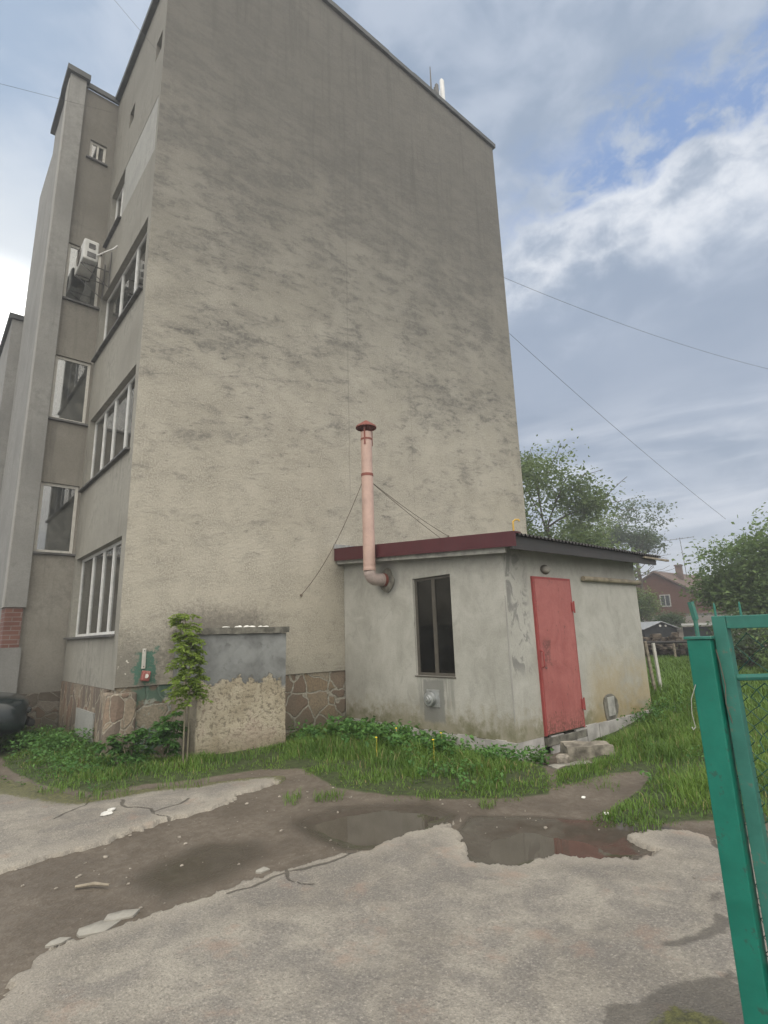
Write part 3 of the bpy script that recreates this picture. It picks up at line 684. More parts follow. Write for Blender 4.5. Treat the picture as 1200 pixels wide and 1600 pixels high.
MB().box(1.06, 2.2, 16.0, 26.0, -.4, 9.98).build('rear_wing', M['fin'], bld)
MB().box(.98, 2.2, 15.94, 26.0, 9.982, 10.12).build('rear_wing_coping', M['coping'], bld)
MB().box(1.3, 2.2, 13.61, 15.99, -.4, 13.9).build('link_wall', M['fin'], bld)
# dim rooms behind the glass
MB().box(XF+1.7, XF+1.75, GY+.35, 25, .9, 13.9).build('inner_partition', M['inside'], bld)

def facade_window(i, h, mull, blind=None, frame='white', part='window'):
    y0, y1, z0, z1 = h; x = XF+.10; t = .05
    wn = MB()
    for a, b in ((y0, y0+t), (y1-t, y1)): wn.box(x, x+.06, a, b, z0, z1)
    wn.box(x, x+.06, y0+t, y1-t, z0, z0+t); wn.box(x, x+.06, y0+t, y1-t, z1-t, z1)
    for mk in mull: wn.box(x-.004, x+.056, mk-.03, mk+.03, z0+t, z1-t)
    w_ = wn.build(part, M[frame], bld)
    cuts = [y0+t]+[q for mk in mull for q in (mk-.03, mk+.03)]+[y1-t]
    for a, b in zip(cuts[::2], cuts[1::2]): MB().box(x+.02, x+.026, a, b, z0+t, z1-t).build('pane', M['glass'], w_)
    MB().box(XF-.07, XF+.10, y0-.03, y1+.12, z0-.035, z0-.002).build('sill', M['ledge'], w_)
    if blind:
        for (a, b, c, e_, mm) in blind: MB().box(XF+.20, XF+.21, a, b, c, e_).build('blind' if mm == 'blind' else 'curtain', M[mm], w_)
    return w_
facade_window(0, fac[0], (9.45,10.05,10.75), [(8.68,11.6,1.67,3.08,'blind')])
facade_window(1, fac[1], (9.35,10.15,10.85), [(9.42,10.1,4.5,5.9,'curtain'),(10.2,11.6,4.5,5.9,'blind')])
w_ = facade_window(2, fac[2], (9.5,10.45), [(9.6,10.4,7.32,8.2,'curtain'),(10.5,11.6,7.32,8.25,'curtain')])
MB().box(XF+.005, XF+.16, 8.545, 10.58, 10.055, 11.255).build('window_infill', M['infill'], bld, label='window opening closed with grey cement')
facade_window(3, (10.585,11.60,10.05,11.26), (11.1,), [(10.7,11.1,10.1,11.2,'curtain')])
for h in fac[4:]:
    v_ = MB().box(XF+.10, XF+.12, *h).build('vent_opening', M['steel'], bld)
def tower_window(h, top=False):
    x0, x1, z0, z1 = h; y = 11.81+.05; t = .055; b = MB()
    for a, c in ((x0, x0+t), (x1-t, x1)): b.box(a, c, y, y+.06, z0, z1)
    b.box(x0+t, x1-t, y, y+.06, z0, z0+t); b.box(x0+t, x1-t, y, y+.06, z1-t, z1)
    if top: b.box((x0+x1)/2-.02, (x0+x1)/2+.02, y, y+.05, z0+t, z1-t)
    w_ = b.build('window', M['oldwhite'], bld, bevel=.004)
    MB().box(x0+t, x1-t, y+.02, y+.026, z0+t, z1-t).build('pane', M['glass'], w_)
    MB().box(x0-.06, x1+.04, 11.81-.06, y, z0-.04, z0-.002).build('sill', M['ledge'], w_)
    return w_
for i, h in enumerate(twr):
    w_ = tower_window(h, i == 3)
    if i < 3:
        zz = h[2]
        MB().box(h[0]+.08, h[0]+.30, 12.3, 12.32, zz+.1, zz+.62).build('inner_board', M['curtain'], w_)
        MB().prism([(h[0]+.1,12.6,zz+.3),(h[1]+.3,12.6,zz+.95),(h[1]+.3,12.6,zz+.1),(h[0]+.1,12.6,zz+.1)], (0,.05,0)).build('stair_flight', M['inside'], w_)
MB().box(1.605, XF+1.6, 13.1, 13.15, .9, 13.9).build('stairwell_wall', M['inside'], bld)

# corner bits on the end wall
t = thing('wall_strip', 'narrow whitewashed strip screwed upright over green paint on the end wall', 'strip', (2.62, GY, 1.15))
MB().box(2.595, 2.645, GY-.03, GY-.002, 1.15, 1.43).build('batten', M['oldwhite'], t, bevel=.004)
MB().tube([(2.62,GY-.034,1.40),(2.62,GY-.028,1.40)], .008, 6).tube([(2.62,GY-.034,1.18),(2.62,GY-.028,1.18)], .008, 6).build('screw', M['steel'], t)
t = thing('junction_box', 'small chipped red and white box hanging below the white strip', 'electric box', (2.64, GY, 1.0))
bb = MB().box(2.585, 2.695, GY-.10, GY-.004, .98, 1.12).build('box_body', M['boxred'], t, bevel=.015)
MB().tube([(2.635,GY-.108,1.05),(2.64,GY-.10,1.05)], .03, 12).build('box_lid', M['oldwhite'], t)
for c in list(t.children): c.rotation_euler = (0, R(9), 0)

# ================================================================== air conditioner
t = thing('air_conditioner', 'white outdoor air conditioner unit on a bracket high on the facade', 'air conditioner', (2.26, 11.2, 9.3))
MB().box(1.71, 1.99, 10.92, 11.70, 9.05, 9.51).build('casing', M['acwhite'], t, bevel=.03)
fg = MB()
for k in range(5): 
    rr = .05+.045*k; fg.tube([(1.702, 11.30+rr*.8*math.cos(q), 9.28+rr*.8*math.sin(q)) for q in np.linspace(0, 2*math.pi, 25)], .006, 4, False)
fg.build('fan_grille', M['steel'], t)
MB().box(1.78, 1.94, 10.905, 10.925, 9.11, 9.22).build('valve_cover', M['ledge'], t, bevel=.004)
MB().box(1.80, 1.92, 10.908, 10.922, 9.31, 9.42).build('grip_recess', M['ledge'], t, bevel=.004)
for yy in (11.05, 11.55):
    MB().tube([(2.26,yy,9.025),(1.72,yy,9.025)], .012, 6).tube([(2.245,yy,9.025),(2.245,yy,9.5)], .012, 6).tube([(2.24,yy,8.67),(1.70,yy,9.01)], .009, 6).tube([(2.245,yy,8.66),(2.245,yy,9.025)], .010, 6).build('bracket', M['ledge'], t)
MB().tube([(1.96,10.93,9.2),(2.05,10.80,9.24),(2.2,10.7,9.34),(2.262,10.66,9.42)], .014, 8).build('coolant_pipe', M['white'], t)

# ================================================================== roof antennas
t = thing('cell_antenna', 'tall white panel antenna on the roof edge beside a thin rod', 'antenna', (11.4, 9.5, 16.75))
MB().box(11.30, 11.46, 9.44, 9.56, 17.9, 19.75).build('panel', M['white'], t, bevel=.05)
MB().tube([(11.40,9.62,16.75),(11.40,9.62,19.4)], .04, 8).build('pole', M['galv'], t)
t = thing('cell_antenna', 'short grey antenna box left of the tall white panel on the roof', 'antenna', (11.12, 9.5, 16.75))
MB().box(11.05, 11.17, 9.46, 9.56, 18.15, 19.35).build('panel', M['ledge'], t, bevel=.03)
MB().tube([(11.11,9.6,16.75),(11.11,9.6,19.3)], .035, 8).tube([(11.11,9.6,18.7),(11.38,9.6,18.9)], .02, 6).build('pole', M['steel'], t)
t = MB().tube([(10.82,9.5,16.75),(10.82,9.5,18.8),(10.83,9.5,19.85)], [.035, .03, .015], 6).build('lightning_rod', M['steel'], None, origin=(10.82,9.5,16.75))
tag(t, 'thin upright metal rod on the roof edge left of the antennas', 'rod')

# ================================================================== boiler house
SX, SY, SXE, SYE = 6.23, 4.69, 10.22, 8.435
shed = thing('boiler_house', 'low grey rendered outbuilding with a red steel door and maroon roof edge', 'outbuilding', (SX, SY, 0))
zr = lambda y: 2.80+(y-4.35)*.082
sh = [(5.70, 6.54, .88, 2.41)]
def wmap(u, z, d):
    return (SX+d, u, z)
b = MB(); h = sh[0]; top = lambda y: zr(y)-.10
for a, c in ((SY, h[0]), (h[0], h[1]), (h[1], SYE)):
    if (a, c) == (h[0], h[1]):
        b.quad((SX,a,.08),(SX,c,.08),(SX,c,h[2]),(SX,a,h[2])); b.quad((SX,a,h[3]),(SX,c,h[3]),(SX,c,top(c)),(SX,a,top(a)))
    else: b.quad((SX,a,.08),(SX,c,.08),(SX,c,top(c)),(SX,a,top(a)))
c4 = [(h[0],h[2]),(h[1],h[2]),(h[1],h[3]),(h[0],h[3])]
for (p, q), (r_, t_) in zip(c4, c4[1:]+c4[:1]): b.quad((SX,p,q),(SX,r_,t_),(SX+.14,r_,t_),(SX+.14,p,q))
b.quad((SX,SY,.08),(SXE,SY,.08),(SXE,SY,top(SY)),(SX,SY,top(SY)))
b.quad((SXE,SY,.08),(SXE,SYE,.08),(SXE,SYE,top(SYE)),(SXE,SY,top(SY)))
b.quad((SX,SY,.081),(SXE,SY,.081),(SXE,SYE,.081),(SX,SYE,.081))
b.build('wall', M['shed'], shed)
pb = MB()
for k in range(22):
    y0 = SY-.02+k*.172
    if y0 < SYE-.2: pb.box(SX-.028-.004*(k % 2), SX-.003, y0, y0+.168, -.35, .085+.012*math.sin(k*1.7))
pb.build('plinth', M['tile'], shed)
p2 = MB().box(SX, 6.86, SY+.004, SY+.05, -.35, .079).box(7.9, SXE, SY+.004, SY+.05, -.35, .079)
for k, (xa, xb, zt) in enumerate(((6.98,7.30,.075),(7.31,7.60,.06),(7.61,7.9,.08),(7.905,8.25,.10),(8.26,9.2,.09),(9.21,10.2,.10))): p2.box(xa, xb, SY-.035-.006*k, SY-.003, -.35, zt)
p2.build('door_plinth', M['tile'], shed)
MB().box(6.88, 7.92, SY-.05, SY+.03, -.05, .06).build('threshold', M['concrete_dark'], shed, bevel=.01)
# roof: corrugated sheet with wave across x
nx = 460; xs = np.linspace(6.02, 10.55, nx); v = []; f = []
for x in xs:
    zz = .017*math.sin(x*2*math.pi/.092)
    for y in (4.30, 6.4, 8.43): v.append((x, y, zr(y)+zz+.006))
for i in range(nx-1):
    for k in (0, 1): f.append((i*3+k, (i+1)*3+k, (i+1)*3+k+1, i*3+k+1))
ro = MB().add(v, f).build('roof', M['corr'], shed); sm = ro.modifiers.new('solid', 'SOLIDIFY'); sm.thickness = .006
MB().prism([(6.0,4.28,zr(4.28)-.17),(6.0,8.43,zr(8.43)-.205),(6.0,8.43,zr(8.43)+.035),(6.0,4.28,zr(4.28)+.035)], (.022,0,0)).prism([(6.022,4.28,zr(4.28)+.012),(6.022,8.43,zr(8.43)+.012),(6.022,8.43,zr(8.43)+.035),(6.022,4.28,zr(4.28)+.035)], (.12,0,0)).build('red_fascia', M['maroon'], shed)
MB().prism([(6.06,4.5,zr(4.5)-.245),(6.06,8.43,zr(8.43)-.265),(6.06,8.43,zr(8.43)-.20),(6.06,4.5,zr(4.5)-.165)], (.035,0,0)).build('trim_board', M['graypl'], shed)
MB().prism([(5.99,7.75,zr(7.75)+.04),(5.99,8.435,zr(8.43)+.03),(5.99,8.435,zr(8.43)+.12)], (.3,0,0)).build('flashing', M['lightsheet'], shed)
MB().prism([(6.024,4.36,zr(4.36)-.20),(10.45,4.36,zr(4.36)-.155),(10.45,4.36,zr(4.36)-.02),(6.024,4.36,zr(4.36)-.02)], (0,.03,0)).build('eave_board', M['corr'], shed)
sf = MB()
for x in np.arange(6.3, 10.4, .6): sf.prism([(x,4.39,zr(4.39)-.13),(x,SY,zr(SY)-.13),(x,SY,zr(SY)-.03),(x,4.39,zr(4.39)-.03)], (.07,0,0))
sf.quad((6.10,4.392,zr(4.39)-.035),(10.5,4.392,zr(4.39)-.035),(10.5,8.43,zr(8.43)-.035),(6.10,8.43,zr(8.43)-.035))
sf.build('rafter', M['wood'], shed)
MB().box(9.9, 10.92, 4.31, 4.353, 2.735, 2.77).build('batten_end', M['wood'], shed)
# window
y0, y1, z0, z1 = h; x = SX+.045; tt = .045
wn = MB()
for a, c in ((y0, y0+tt), (y1-tt, y1), ((y0+y1)/2-.035, (y0+y1)/2+.035)): wn.box(x, x+.05, a, c, z0, z1)
for a, c in zip((y0+tt, (y0+y1)/2+.035), ((y0+y1)/2-.035, y1-tt)):
    wn.box(x, x+.05, a, c, z0, z0+tt); wn.box(x, x+.05, a, c, z1-tt, z1)
wn = wn.build('window', M['steel'], shed, bevel=.004)
for a, c in zip((y0+tt, (y0+y1)/2+.035), ((y0+y1)/2-.035, y1-tt)): MB().box(x+.02, x+.025, a, c, z0+tt, z1-tt).build('pane', M['darkglass'], wn)
MB().box(SX-.012, x, y0-.01, y1+.02, z0-.02, z0-.002).build('sill', M['steel'], wn)
rag = MB(); 
for k in range(9):
    yy = y0+.08+.26*random.random(); zz = z0+.06+.18*random.random(); s = .05+.05*random.random()
    rag.add([(x+.05+.05*random.random(), yy+s*math.cos(q)*(.6+.6*random.random()), zz+s*math.sin(q)*(.6+.6*random.random())) for q in np.linspace(0, 5.2, 6)], [(0,1,2),(0,2,3),(0,3,4),(0,4,5)])
rag.build('rag_stuffing', M['boxred'], wn)
# door
dr = MB().box(6.905, 7.855, SY-.045, SY-.004, .10, 2.265).build('door', M['reddoor'], shed, bevel=.006)
fr = MB().box(6.868, 6.903, SY-.035, SY+.02, .085, 2.30).box(7.857, 7.89, SY-.035, SY+.02, .085, 2.30).box(6.903, 7.857, SY-.035, SY+.02, 2.267, 2.30)
fr.build('door_frame', M['redframe'], dr)
for zz in (1.86, .42): MB().box(7.825, 7.885, SY-.068, SY-.046, zz-.07, zz+.07).tube([(7.872,SY-.07,zz-.09),(7.872,SY-.07,zz+.09)], .013, 8).build('hinge', M['redframe'], dr)
MB().tube([(6.90,SY-.05,1.24),(6.89,SY-.095,1.22),(6.89,SY-.095,1.02),(6.90,SY-.05,1.0)], .011, 8).build('handle', M['redframe'], dr)
MB().tube([(6.965,SY-.046,1.10),(6.965,SY-.052,1.10)], .022, 12).build('lock', M['ledge'], dr)
MB().tube([(6.975,SY-.046,1.0),(6.99,SY-.05,.985),(7.02,SY-.048,.99)], .006, 6).build('latch', M['ledge'], dr)
# lamp, beam, patch with plate
lm = MB()
for i in range(7):
    pass
lb = thing('wall_lamp', 'small oval lamp with dull glass above the red door', 'lamp', (7.26, SY, 2.42))
def ell(cx, cy, cz, rx, ry, rz, nu=16, nv=8):
    v = []; f = []
    for i in range(nv+1):
        a = math.pi*i/nv
        for j in range(nu):
            q = 2*math.pi*j/nu; v.append((cx+rx*math.sin(a)*math.cos(q), cy+ry*math.sin(a)*math.sin(q), cz+rz*math.cos(a)))
    for i in range(nv):
        for j in range(nu): f.append((i*nu+j, i*nu+(j+1) % nu, (i+1)*nu+(j+1) % nu, (i+1)*nu+j))
    return v, f
MB().add(*ell(7.26,SY-.03,2.42,.10,.045,.055)).build('lamp_glass', M['concrete'], lb, smooth=True)
MB().add(*ell(7.26,SY-.008,2.42,.125,.018,.075,20,8)).build('lamp_base', M['steel'], lb, smooth=True)
t = MB().tube([(8.27,SY-.05,2.325),(9.2,SY-.055,2.33),(10.28,SY-.05,2.335)], .042, 10).build('wall_pipe', M['brownpipe'], None, origin=(8.27,SY,2.33)); tag(t, 'brown horizontal pipe under the eaves right of the red door', 'pipe')
pt = MB(); n = 16
ring = [(8.755+.22*math.cos(q)*(1+.12*math.sin(3*q+1)), SY-.006, .27+.24*math.sin(q)*(1+.1*math.cos(2*q))) for q in np.linspace(0, 2*math.pi, n, endpoint=False)]
pt.prism(ring, (0,-.016,0)).build('cement_patch', M['concrete_dark'], shed, label='dark cement patch low on the door wall')
MB().box(8.64, 8.86, SY-.034, SY-.022, .15, .44).build('cover_plate', M['graypl'], shed, bevel=.004)
# chipped arris on the corner
MB().tube([(SX-.004,SY-.004,.35),(SX-.008,SY-.006,1.2),(SX-.004,SY-.004,2.0)], [.008,.014,.006], 6).build('corner_bead', M['finlight'], shed)
# metal vent on window wall
t = thing('wall_vent', 'square shiny metal vent with a round hood below the outbuilding window', 'vent', (SX, 6.17, .44))
MB().box(SX-.016, SX-.002, 6.04, 6.31, .43, .68).build('vent_plate', M['galv'], t, bevel=.003)
MB().tube([(SX-.016,6.2,.56),(SX-.05,6.2,.555),(SX-.075,6.2,.55)], [.085,.085,.085], 20).build('vent_stub', M['galv'], t, smooth=False)
MB().tube([(SX-.078,6.2,.55),(SX-.09,6.2,.55),(SX-.092,6.2,.55),(SX-.12,6.2,.55),(SX-.122,6.2,.55),(SX-.135,6.2,.55)], [.10,.10,.06,.06,.035,.03], 20).build('vent_hood', M['galv'], t)
# yellow pipe
t = MB().tube([(7.3,5.22,zr(5.22)-.05),(7.3,5.22,3.20),(7.305,5.22,3.27),(7.33,5.19,3.30),(7.36,5.15,3.295),(7.365,5.14,3.27)], .016, 8).build('vent_pipe', M['yellow'], None, origin=(7.3,5.22,zr(5.22))); tag(t, 'thin bent yellow pipe standing on the outbuilding roof', 'pipe')

# ================================================================== flue
FX, FY = 5.875, 7.22
t = thing('flue_pipe', 'pink metal chimney flue rising up the wall from the outbuilding', 'flue', (FX, FY, 2.4))
MB().tube([(FX,FY,2.60),(FX,FY,3.40),(FX,FY,4.31)], .105, 28).build('lower_pipe', M['pink'], t, smooth=False)
MB().tube([(FX,FY,4.312),(FX,FY,5.12)], .100, 28).build('upper_pipe', M['pink'], t)
for zz in (2.66, 3.02): pass
MB().tube([(FX,FY,2.60),(FX,FY,2.615),(FX,FY,2.64),(FX,FY,2.655)], [.108,.112,.112,.108], 28).tube([(FX,FY,2.70),(FX,FY,2.715)], .109, 28).build('collar', M['pink'], t)
arc = [(FX+.14*(1-math.cos(q)), FY, 2.60-.14*math.sin(q)) for q in np.linspace(0, math.pi/2, 6)]
MB().tube(arc+[(FX+.24,FY,2.46)], .106, 24).build('elbow', M['pinkgrey'], t)
MB().tube([(FX+.24,FY,2.46),(FX+.275,FY,2.46)], .114, 24).build('elbow_ring', M['pinkgrey'], t)
MB().tube([(FX+.275,FY,2.46),(SX-.02,FY,2.46)], .115, 24).build('wall_sleeve', M['rust'], t)
ring = [(SX-.003, FY-.03+.20*math.cos(q)*(1+.14*math.sin(4*q+.6)), 2.45+.21*math.sin(q)*(1+.12*math.cos(3*q))) for q in np.linspace(0, 2*math.pi, 14, endpoint=False)]
MB().prism(ring, (-.014,0,0)).build('mortar_patch', M['concrete_dark'], shed, label='rough dark mortar round the flue hole')
MB().tube([(FX,FY,4.285),(FX,FY,4.335)], .110, 28).build('clamp', M['rust'], t)
MB().tube([(FX,FY,4.965),(FX,FY,5.0)], .105, 28).build('top_band', M['rust'], t)
st_ = MB()
for q in (3.75, 5.85, 1.7):
    c, s = math.cos(q), math.sin(q); st_.prism([(FX+.106*c-.014*s, FY+.106*s+.014*c, 4.87),(FX+.106*c+.014*s, FY+.106*s-.014*c, 4.87),(FX+.106*c+.014*s, FY+.106*s-.014*c, 5.24),(FX+.106*c-.014*s, FY+.106*s+.014*c, 5.24)], (.008*c,.008*s,0))
st_.build('cap_strap', M['rust'], t)
v = [(FX,FY,5.36)]; n = 32
for (rr, zz) in ((.03,5.345),(.185,5.235),(.190,5.205)): v += [(FX+rr*math.cos(2*math.pi*k/n), FY+rr*math.sin(2*math.pi*k/n), zz) for k in range(n)]
f = [(0, 1+k, 1+(k+1) % n) for k in range(n)]
for r_ in range(2): f += [(1+r_*n+k, 1+(r_+1)*n+k, 1+(r_+1)*n+(k+1) % n, 1+r_*n+(k+1) % n) for k in range(n)]
cpz = MB().add(v, f).build('rain_cap', M['rust'], t); sm = cpz.modifiers.new('solid', 'SOLIDIFY'); sm.thickness = .004
def sag(a, b, s, n=14): 
    a = Vector(a); b = Vector(b); return [a.lerp(b, i/n)-Vector((0,0,s*4*(i/n)*(1-i/n))) for i in range(n+1)]
for a, s, lb in (((5.265,8.43,2.264), .22, 'slack guy wire from the flue clamp down to the wall at left'), ((9.24,8.43,3.72), .05, 'taut guy wire from the flue clamp to the wall at right'), ((9.55,8.43,3.40), .04, 'second thinner guy wire running just under the taut right one')):
    t = MB().tube(sag((FX, FY+.08, 4.31), a, s), .006, 5).tube([Vector(a)-Vector((0,.02,0)), Vector(a)+Vector((0,.008,0))], .022, 6).build('guy_wire', M['wire'], None, origin=a); tag(t, lb, 'wire')

# ================================================================== concrete bunker by the end wall
bk = thing('concrete_bunker', 'squat rendered bunker with a grey upper half against the end wall', 'bunker', (3.05, 7.5, 0))
def rough_box(x0, x1, y0, y1, z0, z1, step, amp, seed):
    """box with uneven faces"""
    mb = MB(); nx = max(2, int((x1-x0)/step)); ny = max(2, int((y1-y0)/step)); nz = max(2, int((z1-z0)/step))
    def off(p):
        x, y, z = p; k = lambda a, b, s: (float(fbm(a*6+seed, b*6+s, 1, 3, seed))-.5)*2*amp
        return (x+k(y, z, 1), y+k(x, z, 5), z+k(x, y, 9))
    for (c, fixed) in (('x', x0), ('x', x1), ('y', y0), ('y', y1), ('z', z0), ('z', z1)):
        if c == 'x': U = np.linspace(y0, y1, ny+1); W = np.linspace(z0, z1, nz+1); P_ = lambda u, v: (fixed, u, v)
        elif c == 'y': U = np.linspace(x0, x1, nx+1); W = np.linspace(z0, z1, nz+1); P_ = lambda u, v: (u, fixed, v)
        else: U = np.linspace(x0, x1, nx+1); W = np.linspace(y0, y1, ny+1); P_ = lambda u, v: (u, v, fixed)
        vs = [off(P_(u, v)) for u in U for v in W]; nv_ = len(W)
        mb.add(vs, [(i*nv_+j, (i+1)*nv_+j, (i+1)*nv_+j+1, i*nv_+j+1) for i in range(len(U)-1) for j in range(nv_-1)])
    return mb
def weld(o, d=.012):
    w = o.modifiers.new('weld', 'WELD'); w.merge_threshold = d; return o
weld(rough_box(3.05, 4.42, 7.50, 8.42, -.3, 1.595, .07, .010, 3).build('body', M['bunker'], bk))
weld(rough_box(3.02, 4.45, 7.46, 8.42, 1.60, 1.69, .05, .012, 8).build('cap_slab', M['concrete_dark'], bk))
for k in range(12):
    cx = random.choice((3.42, 3.62, 3.74, 3.80, 4.0, 4.05))+.06*random.random(); 
    v, f = ell(cx, 7.52+.06*random.random(), 1.695, .015+.05*random.random(), .02+.04*random.random(), .006+.022*random.random(), 8, 4); MB().add(v, f).build('lime_splash', M['litter'], bk)

# ================================================================== stones by the door
def rock(name, c, s, m, seed, rot=0.0, n=10):
    b = MB(); v, f = ell(0, 0, 0, 1, 1, 1, n, 7); vv = []
    for p in v:
        q = np.sign(p)*np.abs(p)**.42; k = .82+.34*float(fbm(q[0]*2+seed*3, q[1]*2+q[2]*1.7, 1, 3, seed))
        x, y, z = q*k*np.array(s); vv.append((c[0]+x*math.cos(rot)-y*math.sin(rot), c[1]+x*math.sin(rot)+y*math.cos(rot), c[2]+z))
    return b.add(vv, f)
def turn(mb, c, a):
    mb.v = [(c[0]+(x-c[0])*math.cos(a)-(y-c[1])*math.sin(a), c[1]+(x-c[0])*math.sin(a)+(y-c[1])*math.cos(a), z) for x, y, z in mb.v]; return mb
t = weld(turn(rough_box(6.36, 6.92, 3.78, 4.12, -.12, .115, .055, .020, 13), (6.62, 3.94), -.75).build('stone_block', M['stone'], None, origin=(6.62,3.94,0)), .008); tag(t, 'squared weathered stone block lying in the grass before the red door', 'stone')
t = weld(turn(rough_box(5.80, 6.42, 3.62, 3.90, -.12, -.025, .05, .014, 19), (6.10, 3.76), -.45).build('concrete_slab', M['concrete'], None, origin=(6.10,3.76,0)), .008); tag(t, 'flat broken concrete slab sunk in grass left of the stone block', 'slab')
t = weld(rock('s', (6.30, 4.06, -.03), (.10, .07, .05), None, 2, .2, 10).build('stone_block', M['pebble'], None, origin=(6.28,4.02,0)), .002); tag(t, 'small pale stone between the broken slab and the squared block', 'stone')

# ================================================================== parked car (dark, nose toward the tower)
def make_car(x_nose, yc, z0):
    car = thing('parked_car', 'dark car parked at the left edge of the yard with its nose by the grass', 'car', (x_nose-2.0, yc, z0))
    # stations from nose to tail: x offset, half width, bottom, belt/top height, roof half-width
    S = [(0.0,.66,.34,.60),(-.05,.77,.24,.73),(-.22,.82,.20,.80),(-.7,.84,.20,.84),(-1.15,.845,.22,.88),(-1.3,.845,.22,.88),(-2.2,.85,.22,.90),(-3.2,.84,.22,.92),(-3.75,.80,.24,.93),(-3.95,.70,.30,.80),(-4.0,.62,.36,.62)]
    v = []; f = []; prof = [(-1,0),(-1.0,.35),(-.985,.72),(-.90,.95),(-.6,1.0),(0,1.015),(.6,1.0),(.90,.95),(.985,.72),(1.0,.35),(1,0)]
    for (dx, hw, zb, zt) in S:
        for (py, pz) in prof: v.append((x_nose+dx-.10*abs(py)**2.5*(1 if dx > -.3 else 0), yc+py*hw, z0+zb+pz*(zt-zb)))
    k = len(prof)
    for i in range(len(S)-1):
        for j in range(k-1): f.append((i*k+j, i*k+j+1, (i+1)*k+j+1, (i+1)*k+j))
        f.append((i*k+k-1, i*k, (i+1)*k, (i+1)*k+k-1))
    f.append(tuple(range(k))); f.append(tuple((len(S)-1)*k+j for j in range(k)))
    bo = MB().add(v, f).build('body', M['carpaint'], car, smooth=True); sb = bo.modifiers.new('sub', 'SUBSURF'); sb.levels = 2; sb.render_levels = 2
    cab = [(-1.15,.78,.86),(-1.75,.62,1.36),(-2.3,.60,1.42),(-3.1,.60,1.38),(-3.75,.74,.92)]
    v = []; f = []
    for (dx, hw, zz) in cab:
        v += [(x_nose+dx, yc-.80, z0+.86), (x_nose+dx, yc-hw, z0+zz), (x_nose+dx, yc+hw, z0+zz), (x_nose+dx, yc+.80, z0+.86)]
    for i in range(4):
        for j in range(3): f.append((i*4+j, i*4+j+1, i*4+j+5, i*4+j+4))
    MB().add(v, f).build('cabin', M['carpaint'], car)
    for sgn in (-1, 1):
        MB().prism([(x_nose-1.42,yc+sgn*.782,z0+.93),(x_nose-1.85,yc+sgn*.655,z0+1.32),(x_nose-3.0,yc+sgn*.655,z0+1.32),(x_nose-3.35,yc+sgn*.775,z0+.95)], (0,sgn*.012,0)).build('side_window', M['glass'], car)
        MB().add(*ell(x_nose-.15, yc+sgn*.56, z0+.58, .10, .16, .06, 12, 8)).build('headlight', M['lens'], car, smooth=True)
        for dx in (-.78, -3.25):
            wh = thing('wheel', None, None, (0, 0, 0)); wh.parent = car
            cy = yc+sgn*.76; c_ = (x_nose+dx, cy, z0+.30)
            MB().tube([(c_[0],cy-.10,c_[2]),(c_[0],cy-.085,c_[2]),(c_[0],cy+.085,c_[2]),(c_[0],cy+.10,c_[2])], [.25,.30,.30,.25], 28).build('tyre', M['black'], wh)
            MB().tube([(c_[0],cy+sgn*.09,c_[2]),(c_[0],cy+sgn*.108,c_[2])], .19, 20).build('rim', M['rim'], wh)
    MB().prism([(x_nose-1.22,yc-.66,z0+.93),(x_nose-1.22,yc+.66,z0+.93),(x_nose-1.70,yc+.56,z0+1.34),(x_nose-1.70,yc-.56,z0+1.34)], (.02,0,.01)).build('windscreen', M['glass'], car)
    MB().box(x_nose-.10, x_nose-.005, yc-.66, yc+.66, z0+.34, z0+.44).build('bumper', M['black'], car, bevel=.03)
    return car
make_car(1.62, 10.72, .0)

# ================================================================== gate
gp = thing('gate_post', 'square glossy green steel gate post at the right edge', 'post', (2.19, .79, 0))
MB().box(2.15, 2.198, .75, .83, -.3, 1.455).build('post_tube', M['green'], gp, bevel=.004)
MB().box(2.1985, 2.216, .754, .80, -.3, 1.452).build('welded_strip', M['greenold'], gp, bevel=.002)
MB().box(2.144, 2.220, .744, .837, 1.456, 1.466).build('post_cap', M['greenold'], gp, bevel=.002)
for zz in (1.22, .38):
    MB().tube([(2.222,.747,zz-.055),(2.222,.747,zz+.055)], .012, 10).build('hinge', M['greenold'], gp)
MB().tube([(2.165,.742,1.42),(2.16,.735,1.38),(2.17,.732,1.30),(2.16,.736,1.24),(2.18,.73,1.16)], .0016, 5).build('tie_wire', M['wire'], gp)
gl_ = thing('gate_leaf', 'open green tubular gate leaf filled with chain link mesh', 'gate', (2.19, .71, 0))
LY0, LY1 = .745, -1.15
lean = lambda z: LY0-.012*(1.5-z)/1.5
fr = MB()
fr.prism([(2.175,lean(.1)-.045,.1),(2.175,lean(.1),.1),(2.175,lean(1.535),1.535),(2.175,lean(1.535)-.045,1.535)], (.04,0,0))
fr.box(2.174, 2.216, LY1+.045, lean(1.53)-.046, 1.490, 1.534); fr.box(2.174, 2.216, LY1+.045, lean(.1)-.046, .10, .145)
fr.box(2.175, 2.215, LY1, LY1+.045, .10, 1.535)
fr.build('frame', M['greenold'], gl_, bevel=.003)
mr = [(2.195, lean(1.3)-.045-(1.70*k/10), 1.325+.05*math.sin(k/10*math.pi*.55)+.01*k/10) for k in range(11)]
MB().tube(mr, .011, 8).build('mid_rail', M['greenold'], gl_)
for yy in (.735, .655, .50, .33, .15, -.03, -.21, -.39, -.57, -.75, -.93, -1.11): MB().tube([(2.195,yy,1.53),(2.195,yy,1.575),(2.195,yy,1.582)], [.0045,.0035,.001], 6).build('spike', M['greenold'], gl_)
